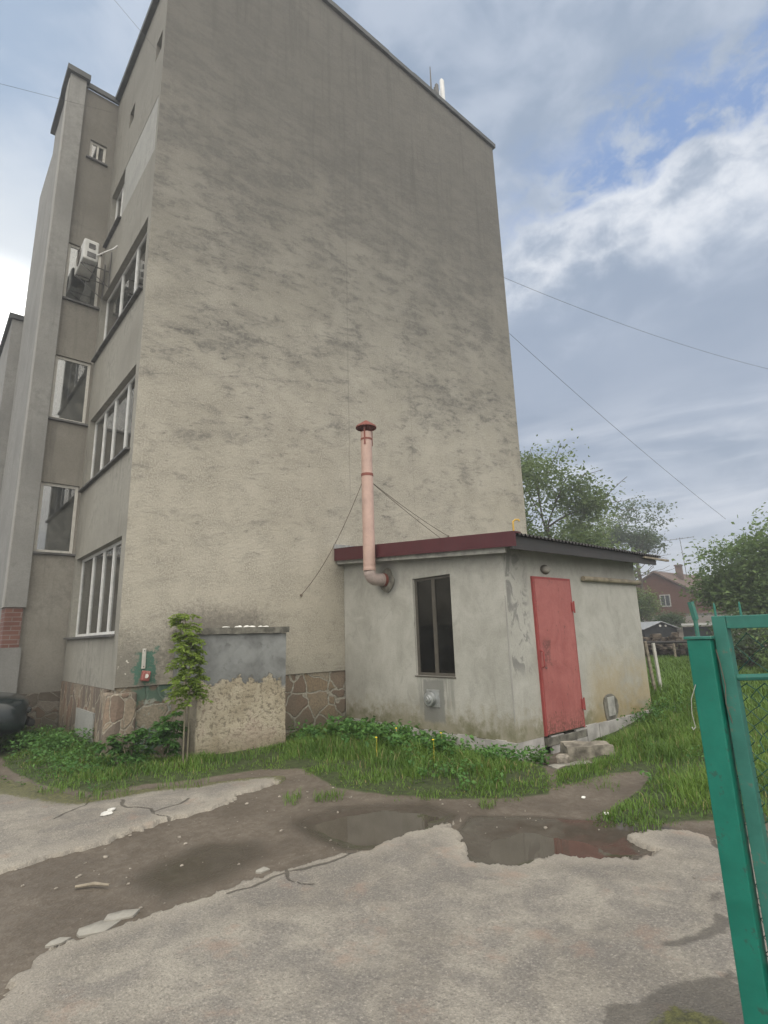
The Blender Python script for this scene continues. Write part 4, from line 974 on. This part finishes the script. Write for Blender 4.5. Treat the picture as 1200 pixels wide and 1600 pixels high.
def chain(y0, y1, z0, z1, cell, r, seed):
    b = MB(); ny = int((y1-y0)/cell); nz = int((z1-z0)/(cell*.95)); rr = np.random.default_rng(seed)
    for i in range(ny+1):
        pts = []
        for k in range(nz+1):
            y = y0+i*cell+(cell*1.03 if (k+i) % 2 else -.03*cell); pts.append((2.208+(.003 if (k+i) % 2 else -.003)+.006*math.sin(y*9+k*.3), y+.004*rr.normal(), z0+k*cell*.95+.002*rr.normal()))
        b.tube(pts, r, 4, False)
    return b
cm = chain(-1.12, .735, .12, 1.33, .025, .0021, 3); cm.build('mesh_infill', M['mesh'], gl_)
chain(-1.1, .66, 1.345, 1.49, .045, .0018, 7).build('loose_mesh', M['mesh'], gl_, label='stretched larger loops of mesh above the mid rail')
# further posts of the same fence
t = thing('fence_post', 'thin weathered green fence rod standing behind the gate post', 'post', (8.45, 3.09, .15))
MB().tube([(8.45,3.10,.0),(8.45,3.10,1.62)], .03, 8).build('rod', M['greenold'], t); MB().tube([(8.46,3.10,1.60),(8.44,3.125,1.85)], .045, 6).build('bent_top', M['greenold'], t)
# hanging cord by the post
t = MB().tube([(2.148,.82,1.30),(2.138,.838,1.25),(2.136,.842,1.20),(2.140,.838,1.155)], .0013, 5).tube([(2.140,.838,1.157),(2.136,.845,1.148),(2.140,.85,1.156)], .0022, 6).build('cord', M['graypl'], None, origin=(2.148,.80,1.33)); tag(t, 'pale frayed cord hanging down beside the green gate post', 'cord')

# ================================================================== planks by the shed end
for (x, y, tilt, lb, hh) in ((12.05,5.42,-.18,'tall grey plank leaning upright at the far end of the outbuilding',1.05),(12.25,5.38,-.10,'pale weathered plank propped just right of the taller grey plank',1.0)):
    t = MB().prism([(x,y,zs(x,y)-.1),(x+.07,y-.02,zs(x,y)-.1),(x+.07+tilt,y-.02,zs(x,y)+hh),(x+tilt,y,zs(x,y)+hh)], (.01,.035,0)).build('plank', M['wood'] if hh > 1.02 else M['oldwhite'], None, bevel=.004, origin=(x,y,zs(x,y))); tag(t, lb, 'plank')
t = MB().box(10.30, 10.36, 4.78, 4.84, -.1, .75).build('fence_stake', M['wood'], None, bevel=.004, origin=(10.3,4.78,0)); tag(t, 'low grey stake close against the outbuilding end wall', 'stake')

# ================================================================== background: rubble, shed, house
rb = []
rr = np.random.default_rng(4)
for k in range(620):
    u = rr.random(); x = 19.4+1.8*rr.random()+.6*u; y = 11.2-4.6*u
    h_ = 1.15*rr.random()*(1-abs(x-20.5)/1.9)
    b = rock('r', (x, y, zs(x, y)-.05+h_*.8), tuple((.04+.12*rr.random(3)**1.6)*np.array([1.4,1,.7])), None, int(rr.integers(1, 40)), rr.random()*3, 6); rb.append(b)
allr = MB()
for b in rb: allr.add(b.v, b.f)
t = allr.build('rubble_heap', M['rock']); tag(t, 'long heap of dark rubble at the end of the lawn', 'rubble', None, 'stuff')
t = thing('rail_fence', 'low dark horizontal rail over the rubble heap', 'rail', (19.3, 8.0, .3))
MB().tube([(19.0,9.6,1.03),(19.8,6.2,1.02)], .05, 6).build('rail', M['corr'], t)
for q in (0.0, .5, 1.0): MB().tube([(19.0+.8*q,9.6-3.4*q,.2),(19.0+.8*q,9.6-3.4*q,1.02)], .04, 6).build('stake', M['wood'], t)
def oriented(ax, o):      # ax: angle of local x axis
    c, s = math.cos(ax), math.sin(ax); return lambda x, y, z: (o[0]+x*c-y*s, o[1]+x*s+y*c, o[2]+z)
# small dark shed: local x along its gable face, y away from the yard
q = oriented(R(-30), (27.64, 11.66, 0))
t = thing('garden_shed', 'small black gabled shed with a pale tin roof beyond the rubble', 'shed', (27.64, 11.66, .5))
MB().prism([q(-1.0,0,.2),q(.75,0,.2),q(.75,0,1.45),q(-.1,0,1.74),q(-1.0,0,1.45)], tuple(np.array(q(0,2.2,0))-np.array(q(0,0,0)))).build('wall', M['darkshed'], t)
for (a, b_) in (((-1.12,1.43),(-.1,1.78)), ((-.1,1.78),(.87,1.43))):
    MB().prism([q(a[0],-.12,a[1]),q(b_[0],-.12,b_[1]),q(b_[0],-.12,b_[1]+.035),q(a[0],-.12,a[1]+.035)], tuple(np.array(q(0,2.4,0))-np.array(q(0,0,0)))).build('roof', M['lightsheet'], t)
for dx in (-.14, .16): MB().tube([q(dx,-.01,1.60),q(dx,-.03,1.60)], .06, 10).build('vent_hole', M['litter'], t)
q2 = oriented(R(-68), (28.1, 10.9, 0))
t = thing('garden_shed', 'low grey lean-to joined to the right of the black gabled shed', 'shed', (28.3, 10.4, .5))
MB().prism([q2(.0,0,.2),q2(1.35,0,.2),q2(1.35,0,1.50),q2(.0,0,1.50)], tuple(np.array(q2(0,2,0))-np.array(q2(0,0,0)))).build('wall', M['darkshed'], t)
MB().prism([q2(-.05,-.1,1.52),q2(1.5,-.1,1.52),q2(1.5,-.1,1.58),q2(-.05,-.1,1.58)], tuple(np.array(q2(0,2.2,.1))-np.array(q2(0,0,0)))).build('roof', M['graypl'], t)
# brick house
hz = 1.9
q = oriented(R(-69), (46.03, 19.52, 0))
t = thing('brick_house', 'old red brick house with a tiled roof and chimney beyond the sheds', 'house', (46.0, 19.5, hz))
dy = tuple(np.array(q(3.2,7.5,0))-np.array(q(0,0,0)))
MB().prism([q(-2.2,0,0),q(3.05,0,0),q(3.05,0,3.95),q(.02,0,5.9),q(-2.2,0,4.6)], dy).build('wall', M['housebrick'], t)
for (a, b_) in (((-2.5,4.38),(0,5.95)), ((0,5.95),(3.4,3.75))):
    MB().prism([q(a[0],-.25,a[1]),q(b_[0],-.25,b_[1]),q(b_[0],-.25,b_[1]+.12),q(a[0],-.25,a[1]+.12)], tuple(np.array(q(3.3,7.8,0))-np.array(q(0,0,0)))).build('roof', M['rooftile'], t)
MB().box(48.4, 48.85, 18.30, 18.72, 4.5, 6.52).box(48.35, 48.90, 18.25, 18.77, 6.52, 6.64).build('chimney', M['rooftile'], t)
wf = MB()
for (a, c) in ((.18,.27),(.87,.96)): wf.prism([q(a,-.02,3.15),q(c,-.02,3.15),q(c,-.02,4.12),q(a,-.02,4.12)], tuple(np.array(q(0,-.04,0))-np.array(q(0,0,0))))
wf.prism([q(.27,-.02,4.04),q(.87,-.02,4.04),q(.87,-.02,4.12),q(.27,-.02,4.12)], tuple(np.array(q(0,-.04,0))-np.array(q(0,0,0))))
wf.prism([q(.27,-.02,3.15),q(.87,-.02,3.15),q(.87,-.02,3.23),q(.27,-.02,3.23)], tuple(np.array(q(0,-.04,0))-np.array(q(0,0,0))))
wf.prism([q(.54,-.02,3.23),q(.60,-.02,3.23),q(.60,-.02,4.04),q(.54,-.02,4.04)], tuple(np.array(q(0,-.04,0))-np.array(q(0,0,0))))
wf = wf.build('window', M['graypl'], t); MB().prism([q(.27,-.02,3.23),q(.87,-.02,3.23),q(.87,-.02,4.04),q(.27,-.02,4.04)], tuple(np.array(q(0,-.012,0))-np.array(q(0,0,0)))).build('pane', M['carpaint'], wf)
q3 = oriented(R(-69), (40.5, 17.6, 0))
t = thing('garden_wall', 'short yellowish plastered wall below the brick house', 'wall', (40.5, 17.6, 1.5)); MB().prism([q3(-1.2,0,1.0),q3(.9,0,1.0),q3(.9,0,2.3),q3(-1.2,0,2.3)], tuple(np.array(q3(0,.4,0))-np.array(q3(0,0,0)))).build('wall', M['beige'], t)
MB().prism([q3(-1.3,-.1,2.3),q3(1.0,-.1,2.3),q3(1.0,-.1,2.38),q3(-1.3,-.1,2.38)], tuple(np.array(q3(0,.6,0))-np.array(q3(0,0,0)))).build('coping', M['graypl'], t)
q3 = oriented(R(-69), (41.6, 15.2, 0))
t = thing('garden_wall', 'grey plastered wall right of the dark bush below the brick house', 'wall', (41.6, 15.2, 1.5)); MB().prism([q3(-.6,0,1.0),q3(2.2,0,1.0),q3(2.2,0,2.35),q3(-.6,0,2.35)], tuple(np.array(q3(0,.4,0))-np.array(q3(0,0,0)))).build('wall', M['graypl'], t)
MB().prism([q3(-.7,-.1,2.35),q3(2.3,-.1,2.35),q3(2.3,-.1,2.43),q3(-.7,-.1,2.43)], tuple(np.array(q3(0,.6,0))-np.array(q3(0,0,0)))).build('coping', M['concrete_dark'], t)
t = thing('television_antenna', 'thin television aerial on a mast above the brick house roof', 'antenna', (50.6, 18.75, 5.0))
MB().tube([(50.65,18.7,5.0),(50.62,18.82,9.2)], .025, 6).build('mast', M['steel'], t)
ah = MB().tube([(50.2,19.9,9.05),(51.0,17.8,9.15)], .02, 5)
for k in np.linspace(0, 1, 6): ah.tube([(50.2+.8*k-.35,19.9-2.1*k-.15,9.05+.1*k),(50.2+.8*k+.35,19.9-2.1*k+.15,9.05+.1*k)], .02, 4)
ah.build('aerial', M['steel'], t)

# ================================================================== foliage
def leaf_arrays(c, size, rs, droop=.0, up_bias=.5, aspect=.55, dirs=None):
    """diamond leaves folded along the midrib at points c; returns verts, tris, v"""
    n = len(c); size = np.broadcast_to(size, (n,))
    dr = rs.normal(size=(n, 3)) if dirs is None else dirs+.45*rs.normal(size=(n, 3))
    dr[:, 2] = dr[:, 2]*.55-droop; dr /= np.linalg.norm(dr, axis=1)[:, None]
    nr = rs.normal(size=(n, 3)); nr[:, 2] += up_bias*2.2
    sd = np.cross(dr, nr); sd /= np.linalg.norm(sd, axis=1)[:, None]+1e-9; nn = np.cross(sd, dr)
    L = size[:, None]; W = L*aspect*.5
    b = c; l = c+dr*L*.45+sd*W+nn*L*.10; r_ = c+dr*L*.45-sd*W+nn*L*.10; t = c+dr*L-nn*L*.08
    v = np.stack([b, l, t, r_], 1).reshape(-1, 3); i = np.arange(n)[:, None]*4
    f = np.concatenate([i+np.array([0, 1, 2]), i+np.array([0, 2, 3])], 0)
    return v, f
def limb(mb, rs, p, d_, L, r, depth, tips, spread=.6, up_=.12):
    n = 5; pts = [p.copy()]; rad = [r]; q = p.copy(); dd = d_.copy()
    for k in range(n):
        dd = dd+rs.normal(size=3)*.13+np.array([0, 0, up_*.35]); dd /= np.linalg.norm(dd); q = q+dd*L/n; pts.append(q.copy()); rad.append(r*(1-.42*(k+1)/n))
    mb.tube(pts, rad, 7 if depth > 1 else 5)
    if depth == 0: tips.append((pts[-1], dd)); tips.append((pts[3], dd)); return
    for k in range(3 if depth > 1 else 4):
        i = rs.integers(2, n+1) if k else n
        nd = dd*.75+rs.normal(size=3)*spread; nd[2] = nd[2]*.6+up_; nd /= np.linalg.norm(nd)
        limb(mb, rs, pts[i].copy(), nd, L*(.62+.22*rs.random()), rad[i]*.68, depth-1, tips, spread, up_)
def tree(label, base, height, rad, m, leaf, count, seed, zlo, group='trees beyond the yard', name='tree', flat=1.0, clump=.42, trunk_r=.16, shape=1.0, extra=None):
    rs = np.random.default_rng(seed); z0 = zs(base[0], base[1])
    t = thing(name, label, 'tree' if name == 'tree' else 'bush', (base[0], base[1], z0), group)
    tips = []; mb = MB(); p = np.array([base[0], base[1], z0-.1]); top = z0+height
    th = max(.2, (zlo-z0)*.9); lean_ = np.array([rs.normal()*.05, rs.normal()*.05, 1.0]); crown_h = top-zlo
    pts = [p, p+lean_*th*.5, p+lean_*th]; mb.tube(pts, [trunk_r*1.25, trunk_r, trunk_r*.85], 9)
    for k in range(6):
        a = 2*math.pi*k/6+rs.random(); e_ = .35+.9*rs.random(); d_ = np.array([math.cos(a), math.sin(a), e_*1.2]); d_ /= np.linalg.norm(d_)
        limb(mb, rs, pts[2].copy(), d_, max(rad, crown_h*.5)*.62*(.8+.4*rs.random()), trunk_r*.55, 2, tips)
    limb(mb, rs, pts[2].copy(), np.array([0, 0, 1.0]), crown_h*.55, trunk_r*.6, 2, tips)
    mb.build('trunk', M['bark'], t)
    # clump centres: limb tips pulled into an uneven crown envelope
    T = np.array([a for a, b in tips]); c0 = np.array([base[0], base[1], zlo+crown_h*.48])
    E = np.array([rad, rad, crown_h*.5*flat]); nrm = (T-c0)/E; ln = np.linalg.norm(nrm, axis=1)[:, None]
    T = c0+nrm/np.maximum(1, ln/ (.78+.30*rs.random((len(T), 1))))*E
    # fill out the envelope with more clumps on an uneven shell
    dv = rs.normal(size=(46, 3)); dv /= np.linalg.norm(dv, axis=1)[:, None]; dv[:, 2] = dv[:, 2]*.95
    sh_ = .55+.45*rs.random((46, 1)); T = np.concatenate([T, c0+dv*sh_*E*(.8+.3*rs.random((46, 1)))])
    wts = .25+rs.random(len(T))**1.5; wts /= wts.sum()
    idx = rs.choice(len(T), count, p=wts); cs = (clump*(.5+.9*rs.random(len(T))))[idx]
    off = rs.normal(size=(count, 3)); off[:, 2] *= .62
    P_ = T[idx]+off*cs[:, None]*.62
    v, f = leaf_arrays(P_, leaf*(.65+.7*rs.random(count)), rs, .25, .5)
    tint = np.clip(rs.random(len(T))[idx]*.6+.4*rs.random(count), 0, 1)
    raw('crown', v, f, m, t, {'v': np.repeat(tint, 4)})
    return t
tree('tall mid green tree right behind the corner of the apartment block', (21.2, 14.1), 9.2, 3.0, M['treeA'], .17, 38000, 3, 3.0, clump=.8, trunk_r=.2)
tree('pale yellowish tree between the tall tree and the dark spreading tree', (31.6, 17.0), 8.2, 2.0, M['treeB'], .22, 6500, 8, 3.2, clump=.8)
tree('low dark bushy tree just above the outbuilding roof', (29.5, 16.6), 6.3, 1.6, M['treeC'], .20, 5000, 17, 2.6, clump=.7)
tree('dark tree with a flat spreading crown on a thin bare trunk', (38.4, 17.1), 8.9, 2.35, M['treeC'], .20, 5200, 12, 6.9, clump=.62, flat=1.0, trunk_r=.13)
tree('big leafy tree with pale green top beside the brick house', (23.4, 5.5), 4.6, 2.4, M['treeD'], .15, 42000, 21, 1.3, clump=.6, trunk_r=.17)
tree('dense dark tree at the right frame edge behind the gate', (22.8, 2.4), 3.6, 1.9, M['treeC'], .14, 15000, 22, .9, clump=.6)
for (x, y, h_, r_, m, lb, sd, n, lf) in ((36.4,16.6,2.4,1.0,'treeA','leafy bush at the left corner of the brick house',31,3500,.16),(33.0,13.6,1.1,.75,'treeC','dark low bush over the black shed roof',32,2500,.12),
        (35.0,17.6,2.9,1.2,'treeC','tall dark bush half hidden by the outbuilding end',36,3000,.16),
        (17.5,5.2,1.5,1.0,'treeC','dark shrub behind the green gate post',33,4200,.10),(16.4,3.4,1.45,1.1,'treeD','dark leafy shrub seen through the gate mesh',34,4600,.10),(17.0,1.6,1.7,1.2,'treeC','dense shrub furthest right behind the mesh',35,4200,.11),(25.5,6.0,2.2,1.5,'treeA','broad bush filling the gap under the big leafy tree',37,5000,.13)):
    tree(lb, (x, y), h_, r_, M[m], lf, n, sd, zs(x, y)+.15, 'bushes beyond the lawn', 'bush', clump=.36, trunk_r=.05)

# ---- grass blades: one mass
def blades(n, P_, h, wd, rs, lean_=.45):
    a = rs.random(n)*2*math.pi; dx = np.cos(a); dy = np.sin(a); ln = lean_*(.3+rs.random(n))
    b = np.stack([P_[:, 0], P_[:, 1], P_[:, 2]], 1)
    side = np.stack([-dy, dx, np.zeros(n)], 1)*wd[:, None]*.5
    m_ = b+np.stack([dx*ln*h*.35, dy*ln*h*.35, h*.58], 1); t = b+np.stack([dx*ln*h, dy*ln*h, h*(1-.22*ln)], 1)
    v = np.stack([b-side, b+side, m_+side*.8, m_-side*.8, t], 1).reshape(-1, 3); i = np.arange(n)[:, None]*5
    f = np.concatenate([i+np.array([0, 1, 2]), i+np.array([0, 2, 3]), i+np.array([3, 2, 4])], 0)
    return v, f
def scatter(poly, dens, rs, box, warp=.10):
    n = int(dens*(box[1]-box[0])*(box[3]-box[2])); x = box[0]+(box[1]-box[0])*rs.random(n); y = box[2]+(box[3]-box[2])*rs.random(n)
    s = sdist(x, y, poly)+warp*3*(fbm(x, y, 3, 4, 12)-.5)
    k = s > 0; return x[k], y[k], s[k]
rs = np.random.default_rng(77)
VV = []; FF = []; TT = []; nb = 0
def emit(v, f, t):
    global nb
    VV.append(v); FF.append(f+nb); TT.append(t); nb += len(v)
inside_build = lambda x, y: ((x > 2.2) & (y > 8.36) & (x < 12.4)) | ((x > 6.20) & (y > 4.66) & (x < 10.25)) | ((x > 3.03) & (x < 4.44) & (y > 7.48)) | ((x > 1.2) & (y > 11.6)) 
STONES = [(6.62,3.94,.30),(6.10,3.82,.30),(6.35,4.05,.22),(6.9,4.3,.3)]
for poly, dens, box, hmax in ((G1, 3600, (1.1,6.4,3.2,11.7), .19), (G2, 3400, (4.4,10.2,1.2,4.75), .19)):
    x, y, s = scatter(poly, dens, rs, box)
    k = ~inside_build(x, y)
    for (cx, cy, r_) in STONES: k &= (np.hypot(x-cx, y-cy) > r_*(.75+.4*rs.random(len(x))))
    x, y, s = x[k], y[k], s[k]; tuft = fbm(x, y, 2.6, 3, 30); k = rs.random(len(x)) < np.clip(.15+2.2*(tuft-.36)+.25*s, .05, 1); x, y, s, tuft = x[k], y[k], s[k], tuft[k]
    z = zground(x, y)[0]; n = len(x)
    wd_ = -sdist(x, y, [(6.25,4.72),(6.25,8.4),(10.2,8.4),(10.2,4.72)])
    h = np.clip(.03+(.17 if poly is G1 else .30)*s, .03, hmax)*(.42+.72*rs.random(n)**1.4)*(.5+.9*tuft)*(.35+.65*sst(.0, .55, wd_))
    v, f = blades(n, np.stack([x, y, z-.01], 1), h, (.005+.005*rs.random(n)), rs, .7)
    emit(v, f, np.repeat(np.clip(-.15+.95*(fbm(x, y, 2.2, 3, 40))+.45*rs.random(n), 0, 1)+2.0*(rs.random(n) > .955), 5))
# lawn beyond, thinning with distance
x, y, s = scatter(G2, 260, rs, (6.0,26,-4.5,14)); k = ~inside_build(x, y) & ((x > 10) | (y < 1.4)); x, y, s = x[k], y[k], s[k]
z = zground(x, y)[0]; n = len(x); dd = np.hypot(x, y); v, f = blades(n, np.stack([x, y, z-.01], 1), (.10+.14*rs.random(n))*(.7+.6*fbm(x, y, 1, 2, 9)), .010+dd*.0016, rs, .6); emit(v, f, np.repeat(np.clip(.25+.4*fbm(x, y, .8, 3, 41)+.3*rs.random(n), 0, 1), 5))
# sparse tufts in the dirt
for (cx, cy, r_, n) in ((3.35,4.85,.16,150),(3.1,5.1,.10,50),(3.0,4.95,.08,30),(4.2,3.55,.09,60),(2.5,6.35,.3,120),(1.75,6.55,.28,160),(1.45,7.1,.2,120),(4.62,2.3,.14,120),(2.55,1.1,.14,60),(5.5,3.15,.2,60),(4.0,4.1,.12,70)):
    a = rs.random(n)*6.28; q_ = r_*np.sqrt(rs.random(n)); x = cx+q_*np.cos(a); y = cy+q_*np.sin(a); v, f = blades(n, np.stack([x, y, np.full(n, zs(cx, cy)-.005 if not (cx < 2.7 and cy > 5.5) else -.01)], 1), .04+.07*rs.random(n), .004+.003*rs.random(n), rs, 1.0); emit(v, f, np.repeat(.3+.6*rs.random(n), 5))
o = raw('grass', np.concatenate(VV), np.concatenate(FF), M['grass'], None, {'v': np.concatenate(TT)}); tag(o, 'uneven green grass along the walls and over the lawn', 'grass', None, 'stuff')
# ---- broad-leaved weeds: one mass
C_ = []; S_ = []
def weedpatch(cx, cy, rx, ry, hmax, n, lf):
    m_ = max(4, n//16)
    sx_ = cx+rx*rs.normal(size=m_)*.55; sy_ = cy+ry*rs.normal(size=m_)*.55
    k = ~inside_build(sx_, sy_); sx_, sy_ = sx_[k], sy_[k]; hh = hmax*(.45+.6*rs.random(len(sx_)))
    for a, b, h_ in zip(sx_, sy_, hh):
        z0 = zs(a, b); kz = rs.random(16)**.7
        C_.append(np.stack([a+.035*rs.normal(size=16), b+.035*rs.normal(size=16), z0+h_*kz], 1)); S_.append(lf*(.6+.7*rs.random(16)))
for a in ((1.9,9.4,.55,.9,.30,1700,.052),(1.75,8.1,.45,.7,.20,900,.042),(1.6,10.6,.35,.7,.32,800,.052),(5.3,6.4,.45,.8,.34,1500,.08),(5.3,5.4,.40,.5,.28,900,.07),(5.55,4.5,.3,.35,.22,500,.06),(4.9,7.2,.5,.4,.30,500,.07),(5.8,7.4,.25,.6,.24,500,.07),
          (6.25,4.4,.22,.14,.24,260,.055),(9.4,4.3,.7,.25,.3,700,.05),(10.6,3.9,.8,.4,.3,500,.06),(7.6,2.6,1.2,.8,.2,500,.05),(4.6,4.4,.3,.5,.16,350,.05)): weedpatch(*a)
C_ = np.concatenate(C_); v, f = leaf_arrays(C_, np.concatenate(S_), rs, .15, .8, .62); o = raw('weeds', v, f, M['weed'], None, {'v': np.repeat(rs.random(len(C_)), 4)}); tag(o, 'broad leaved weeds growing among the grass at the foot of the walls', 'weeds', None, 'stuff')
for k, (x, y) in enumerate(((5.2,5.9),(5.35,5.2),(4.6,5.6),(4.9,4.9))):
    z = zs(x, y)+.27; t = MB().add(*ell(x, y, z, .016, .016, .008, 8, 4)).tube([(x,y,z-.26),(x+.01,y,z)], .002, 4).build('dandelion', M['flower'], None, origin=(x,y,z-.27)); tag(t, 'yellow dandelion flower in the grass before the outbuilding', 'flower', 'dandelions in the grass')

# ---- sapling and corner shrubs
def stem_plant(name, label, base, stems, leafn, size, seed, zfrom, m, spread, cat, whorl=True):
    rs = np.random.default_rng(seed); t = thing(name, label, cat, (base[0], base[1], 0)); mb = MB(); C = []; D = []
    for (dx, dy, h, lx, ly) in stems:
        pts = [(base[0]+dx+lx*q*q, base[1]+dy+ly*q*q+.012*math.sin(q*9+dx*40), -.05+h*q) for q in np.linspace(0, 1, 9)]
        mb.tube(pts, [.010*(1-.75*i/8)+.002 for i in range(9)], 6)
        for k in range(leafn):
            q = zfrom+(1-zfrom)*rs.random()**.8; i = min(7, int(q*8)); p = np.array(pts[i])*(1-(q*8-i))+np.array(pts[i+1])*(q*8-i)
            a = rs.random()*6.28; L = spread*(1.15-.75*max(0, q-.45))*(.5+.7*rs.random()); e_ = np.array([math.cos(a), math.sin(a), .22])
            mid = p+e_*L*.55; end = p+e_*L+np.array([0, 0, -.25*L]); mb.tube([p, mid, end], [.0035, .0025, .0015], 4)
            for s in np.linspace(.35, 1, 9):
                pp = p+(end-p)*s+np.array([0, 0, .35*L*.5*math.sin(s*3.1)]); pv = np.cross(e_, [0, 0, 1])
                for sg in (-1, 1): C.append(pp); D.append(e_*.6+pv*sg*.9)
    mb.build('stem', M['stem'], t)
    C = np.array(C); D = np.array(D); v, f = leaf_arrays(C, size*(.7+.6*rs.random(len(C))), rs, .25, 1.0, .42, D)
    raw('foliage', v, f, M[m], t, {'v': np.repeat(np.clip(.2+.25*(C[:, 2]-.8)+.5*rs.random(len(C)), 0, 1), 4)}); return t
stem_plant('sapling', 'slender ash like sapling with feathery yellow green leaves before the bunker', (2.80, 7.22), ((0,0,1.93,-.05,.03),(.06,.03,1.62,-.03,.0)), 84, .066, 4, .40, 'sapleaf', .21, 'sapling')
stem_plant('shrub', 'low dark shrub at the foot of the building corner', (2.28, 7.75), ((0,0,.42,-.12,-.05),(.06,.05,.48,.05,-.08),(.12,-.03,.40,.12,-.02),(-.08,.02,.36,-.2,.0)), 14, .075, 6, .25, 'weed', .16, 'shrub')
stem_plant('shrub', 'leafy shrub between the building corner and the sapling', (2.74, 7.75), ((0,0,.55,-.06,-.05),(.08,.05,.48,.05,-.1),(.03,-.06,.62,.04,-.02)), 14, .085, 9, .2, 'weed', .16, 'shrub')

# ================================================================== wires
def wire(a, b, s, r, label):
    t = MB().tube(sag(a, b, s, 24), r, 5).build('overhead_wire', M['cable'], None, origin=a); tag(t, label, 'wire')
wire((12.42, 8.60, 12.16), (26.2, 4.0, 11.1), .35, .0055, 'upper overhead cable leaving the block and crossing the cloudy sky')
wire((12.42, 8.60, 10.35), (23.6, 7.0, 5.55), .15, .006, 'lower overhead cable sloping steeply down toward the big leafy tree')
wire((2.14, 11.79, 13.70), (-1.45, 8.9, 9.55), .0, .003, 'thin cable running left from the stair tower')
wire((2.25, 8.915, 12.69), (.2, 11.3, 17.4), .0, .003, 'thin cable rising from the small vent on the facade')

# ================================================================== gravel and scraps
gv = MB(); rs2 = np.random.default_rng(5); cnt = 0
while cnt < 170:
    x = 0.2+4.6*rs2.random(); y = 1.2+5.2*rs2.random()
    z, a, g_, p = zground(np.array([x]), np.array([y]))
    if g_[0] > .05 or p[0] > 0: continue
    if a[0] > .1 and rs2.random() > .12: continue
    s = .004+.012*rs2.random()**4
    v, f = ell(0, 0, 0, 1, 1, 1, 6, 4); k = .7+.6*rs2.random((len(v), 1)); vv = np.array(v)*k*np.array([s*1.3, s, s*.7])+np.array([x, y, (0.0 if a[0] > .06 else z[0])+s*.35])
    gv.add([tuple(q) for q in vv], f); cnt += 1
o = gv.build('gravel', M['pebble']); tag(o, 'small loose pebbles on the dirt and asphalt', 'gravel', None, 'stuff')
for k, (x, y, s, lb) in enumerate(((1.55,5.75,.055,'white paper scrap on the asphalt path at left'),(1.62,5.85,.035,'tiny white scrap beside the larger paper scrap at left'),(4.62,2.62,.02,'white crumb at the muddy edge right of the big puddle'),(5.0,3.05,.02,'white crumb on the trodden dirt near the lawn'))):
    n = 7; t = MB().prism([(x+s*math.cos(q)*(.6+.6*random.random()), y+s*math.sin(q)*(.6+.7*random.random()), .012 if x < 2 else zs(x, y)+.008) for q in np.linspace(0, 2*math.pi, n, endpoint=False)], (.005,0,.012)).build('paper_scrap', M['litter'], None, origin=(x,y,0)); tag(t, lb, 'scrap')
x, y = 1.02, 4.35; t = MB().tube([(x,y,zs(x,y)+.018),(x+.10,y-.05,zs(x,y)+.022),(x+.17,y-.13,zs(x,y)+.018)], [.009,.012,.008], 6).build('stick', M['wood'], None, origin=(x,y,0)); tag(t, 'short pale stick lying on the brown dirt strip', 'stick')
# broken asphalt flakes along the edge
for k, (x, y, s, lb) in enumerate(((.98,3.72,.10,'flat asphalt flake nearest the stick at the yard edge'),(1.14,3.76,.07,'second asphalt flake broken from the yard edge'),(.80,3.70,.05,'small leftmost asphalt flake along the yard edge'),(2.05,3.76,.05,'lone asphalt flake further right along the yard edge'))):
    n = 6; t = MB().prism([(x+s*1.3*math.cos(q)*(.5+.8*random.random()), y+s*.8*math.sin(q)*(.5+.8*random.random()), zs(x, y)-.006) for q in np.linspace(0, 2*math.pi, n, endpoint=False)], (0,0,.016)).build('asphalt_flake', M['concrete'], None, bevel=.002, origin=(x,y,0)); tag(t, lb, 'flake')

# ================================================================== haze volume added over the yard, lifting blacks like lens veil
mh, gh = mat('veil_haze'); pv = gh.n('ShaderNodeVolumePrincipled'); pv.inputs['Color'].default_value = (.93, .96, 1, 1)
pv.inputs['Density'].default_value = .0048; pv.inputs['Anisotropy'].default_value = .35
gh.nt.links.new(pv.outputs[0], gh.n('ShaderNodeOutputMaterial').inputs['Volume'])
hz_ = MB().box(-650, 950, -650, 950, -3, 22).build('haze', mh); tag(hz_, 'thin pale haze added over the whole yard', 'haze', None, 'stuff')
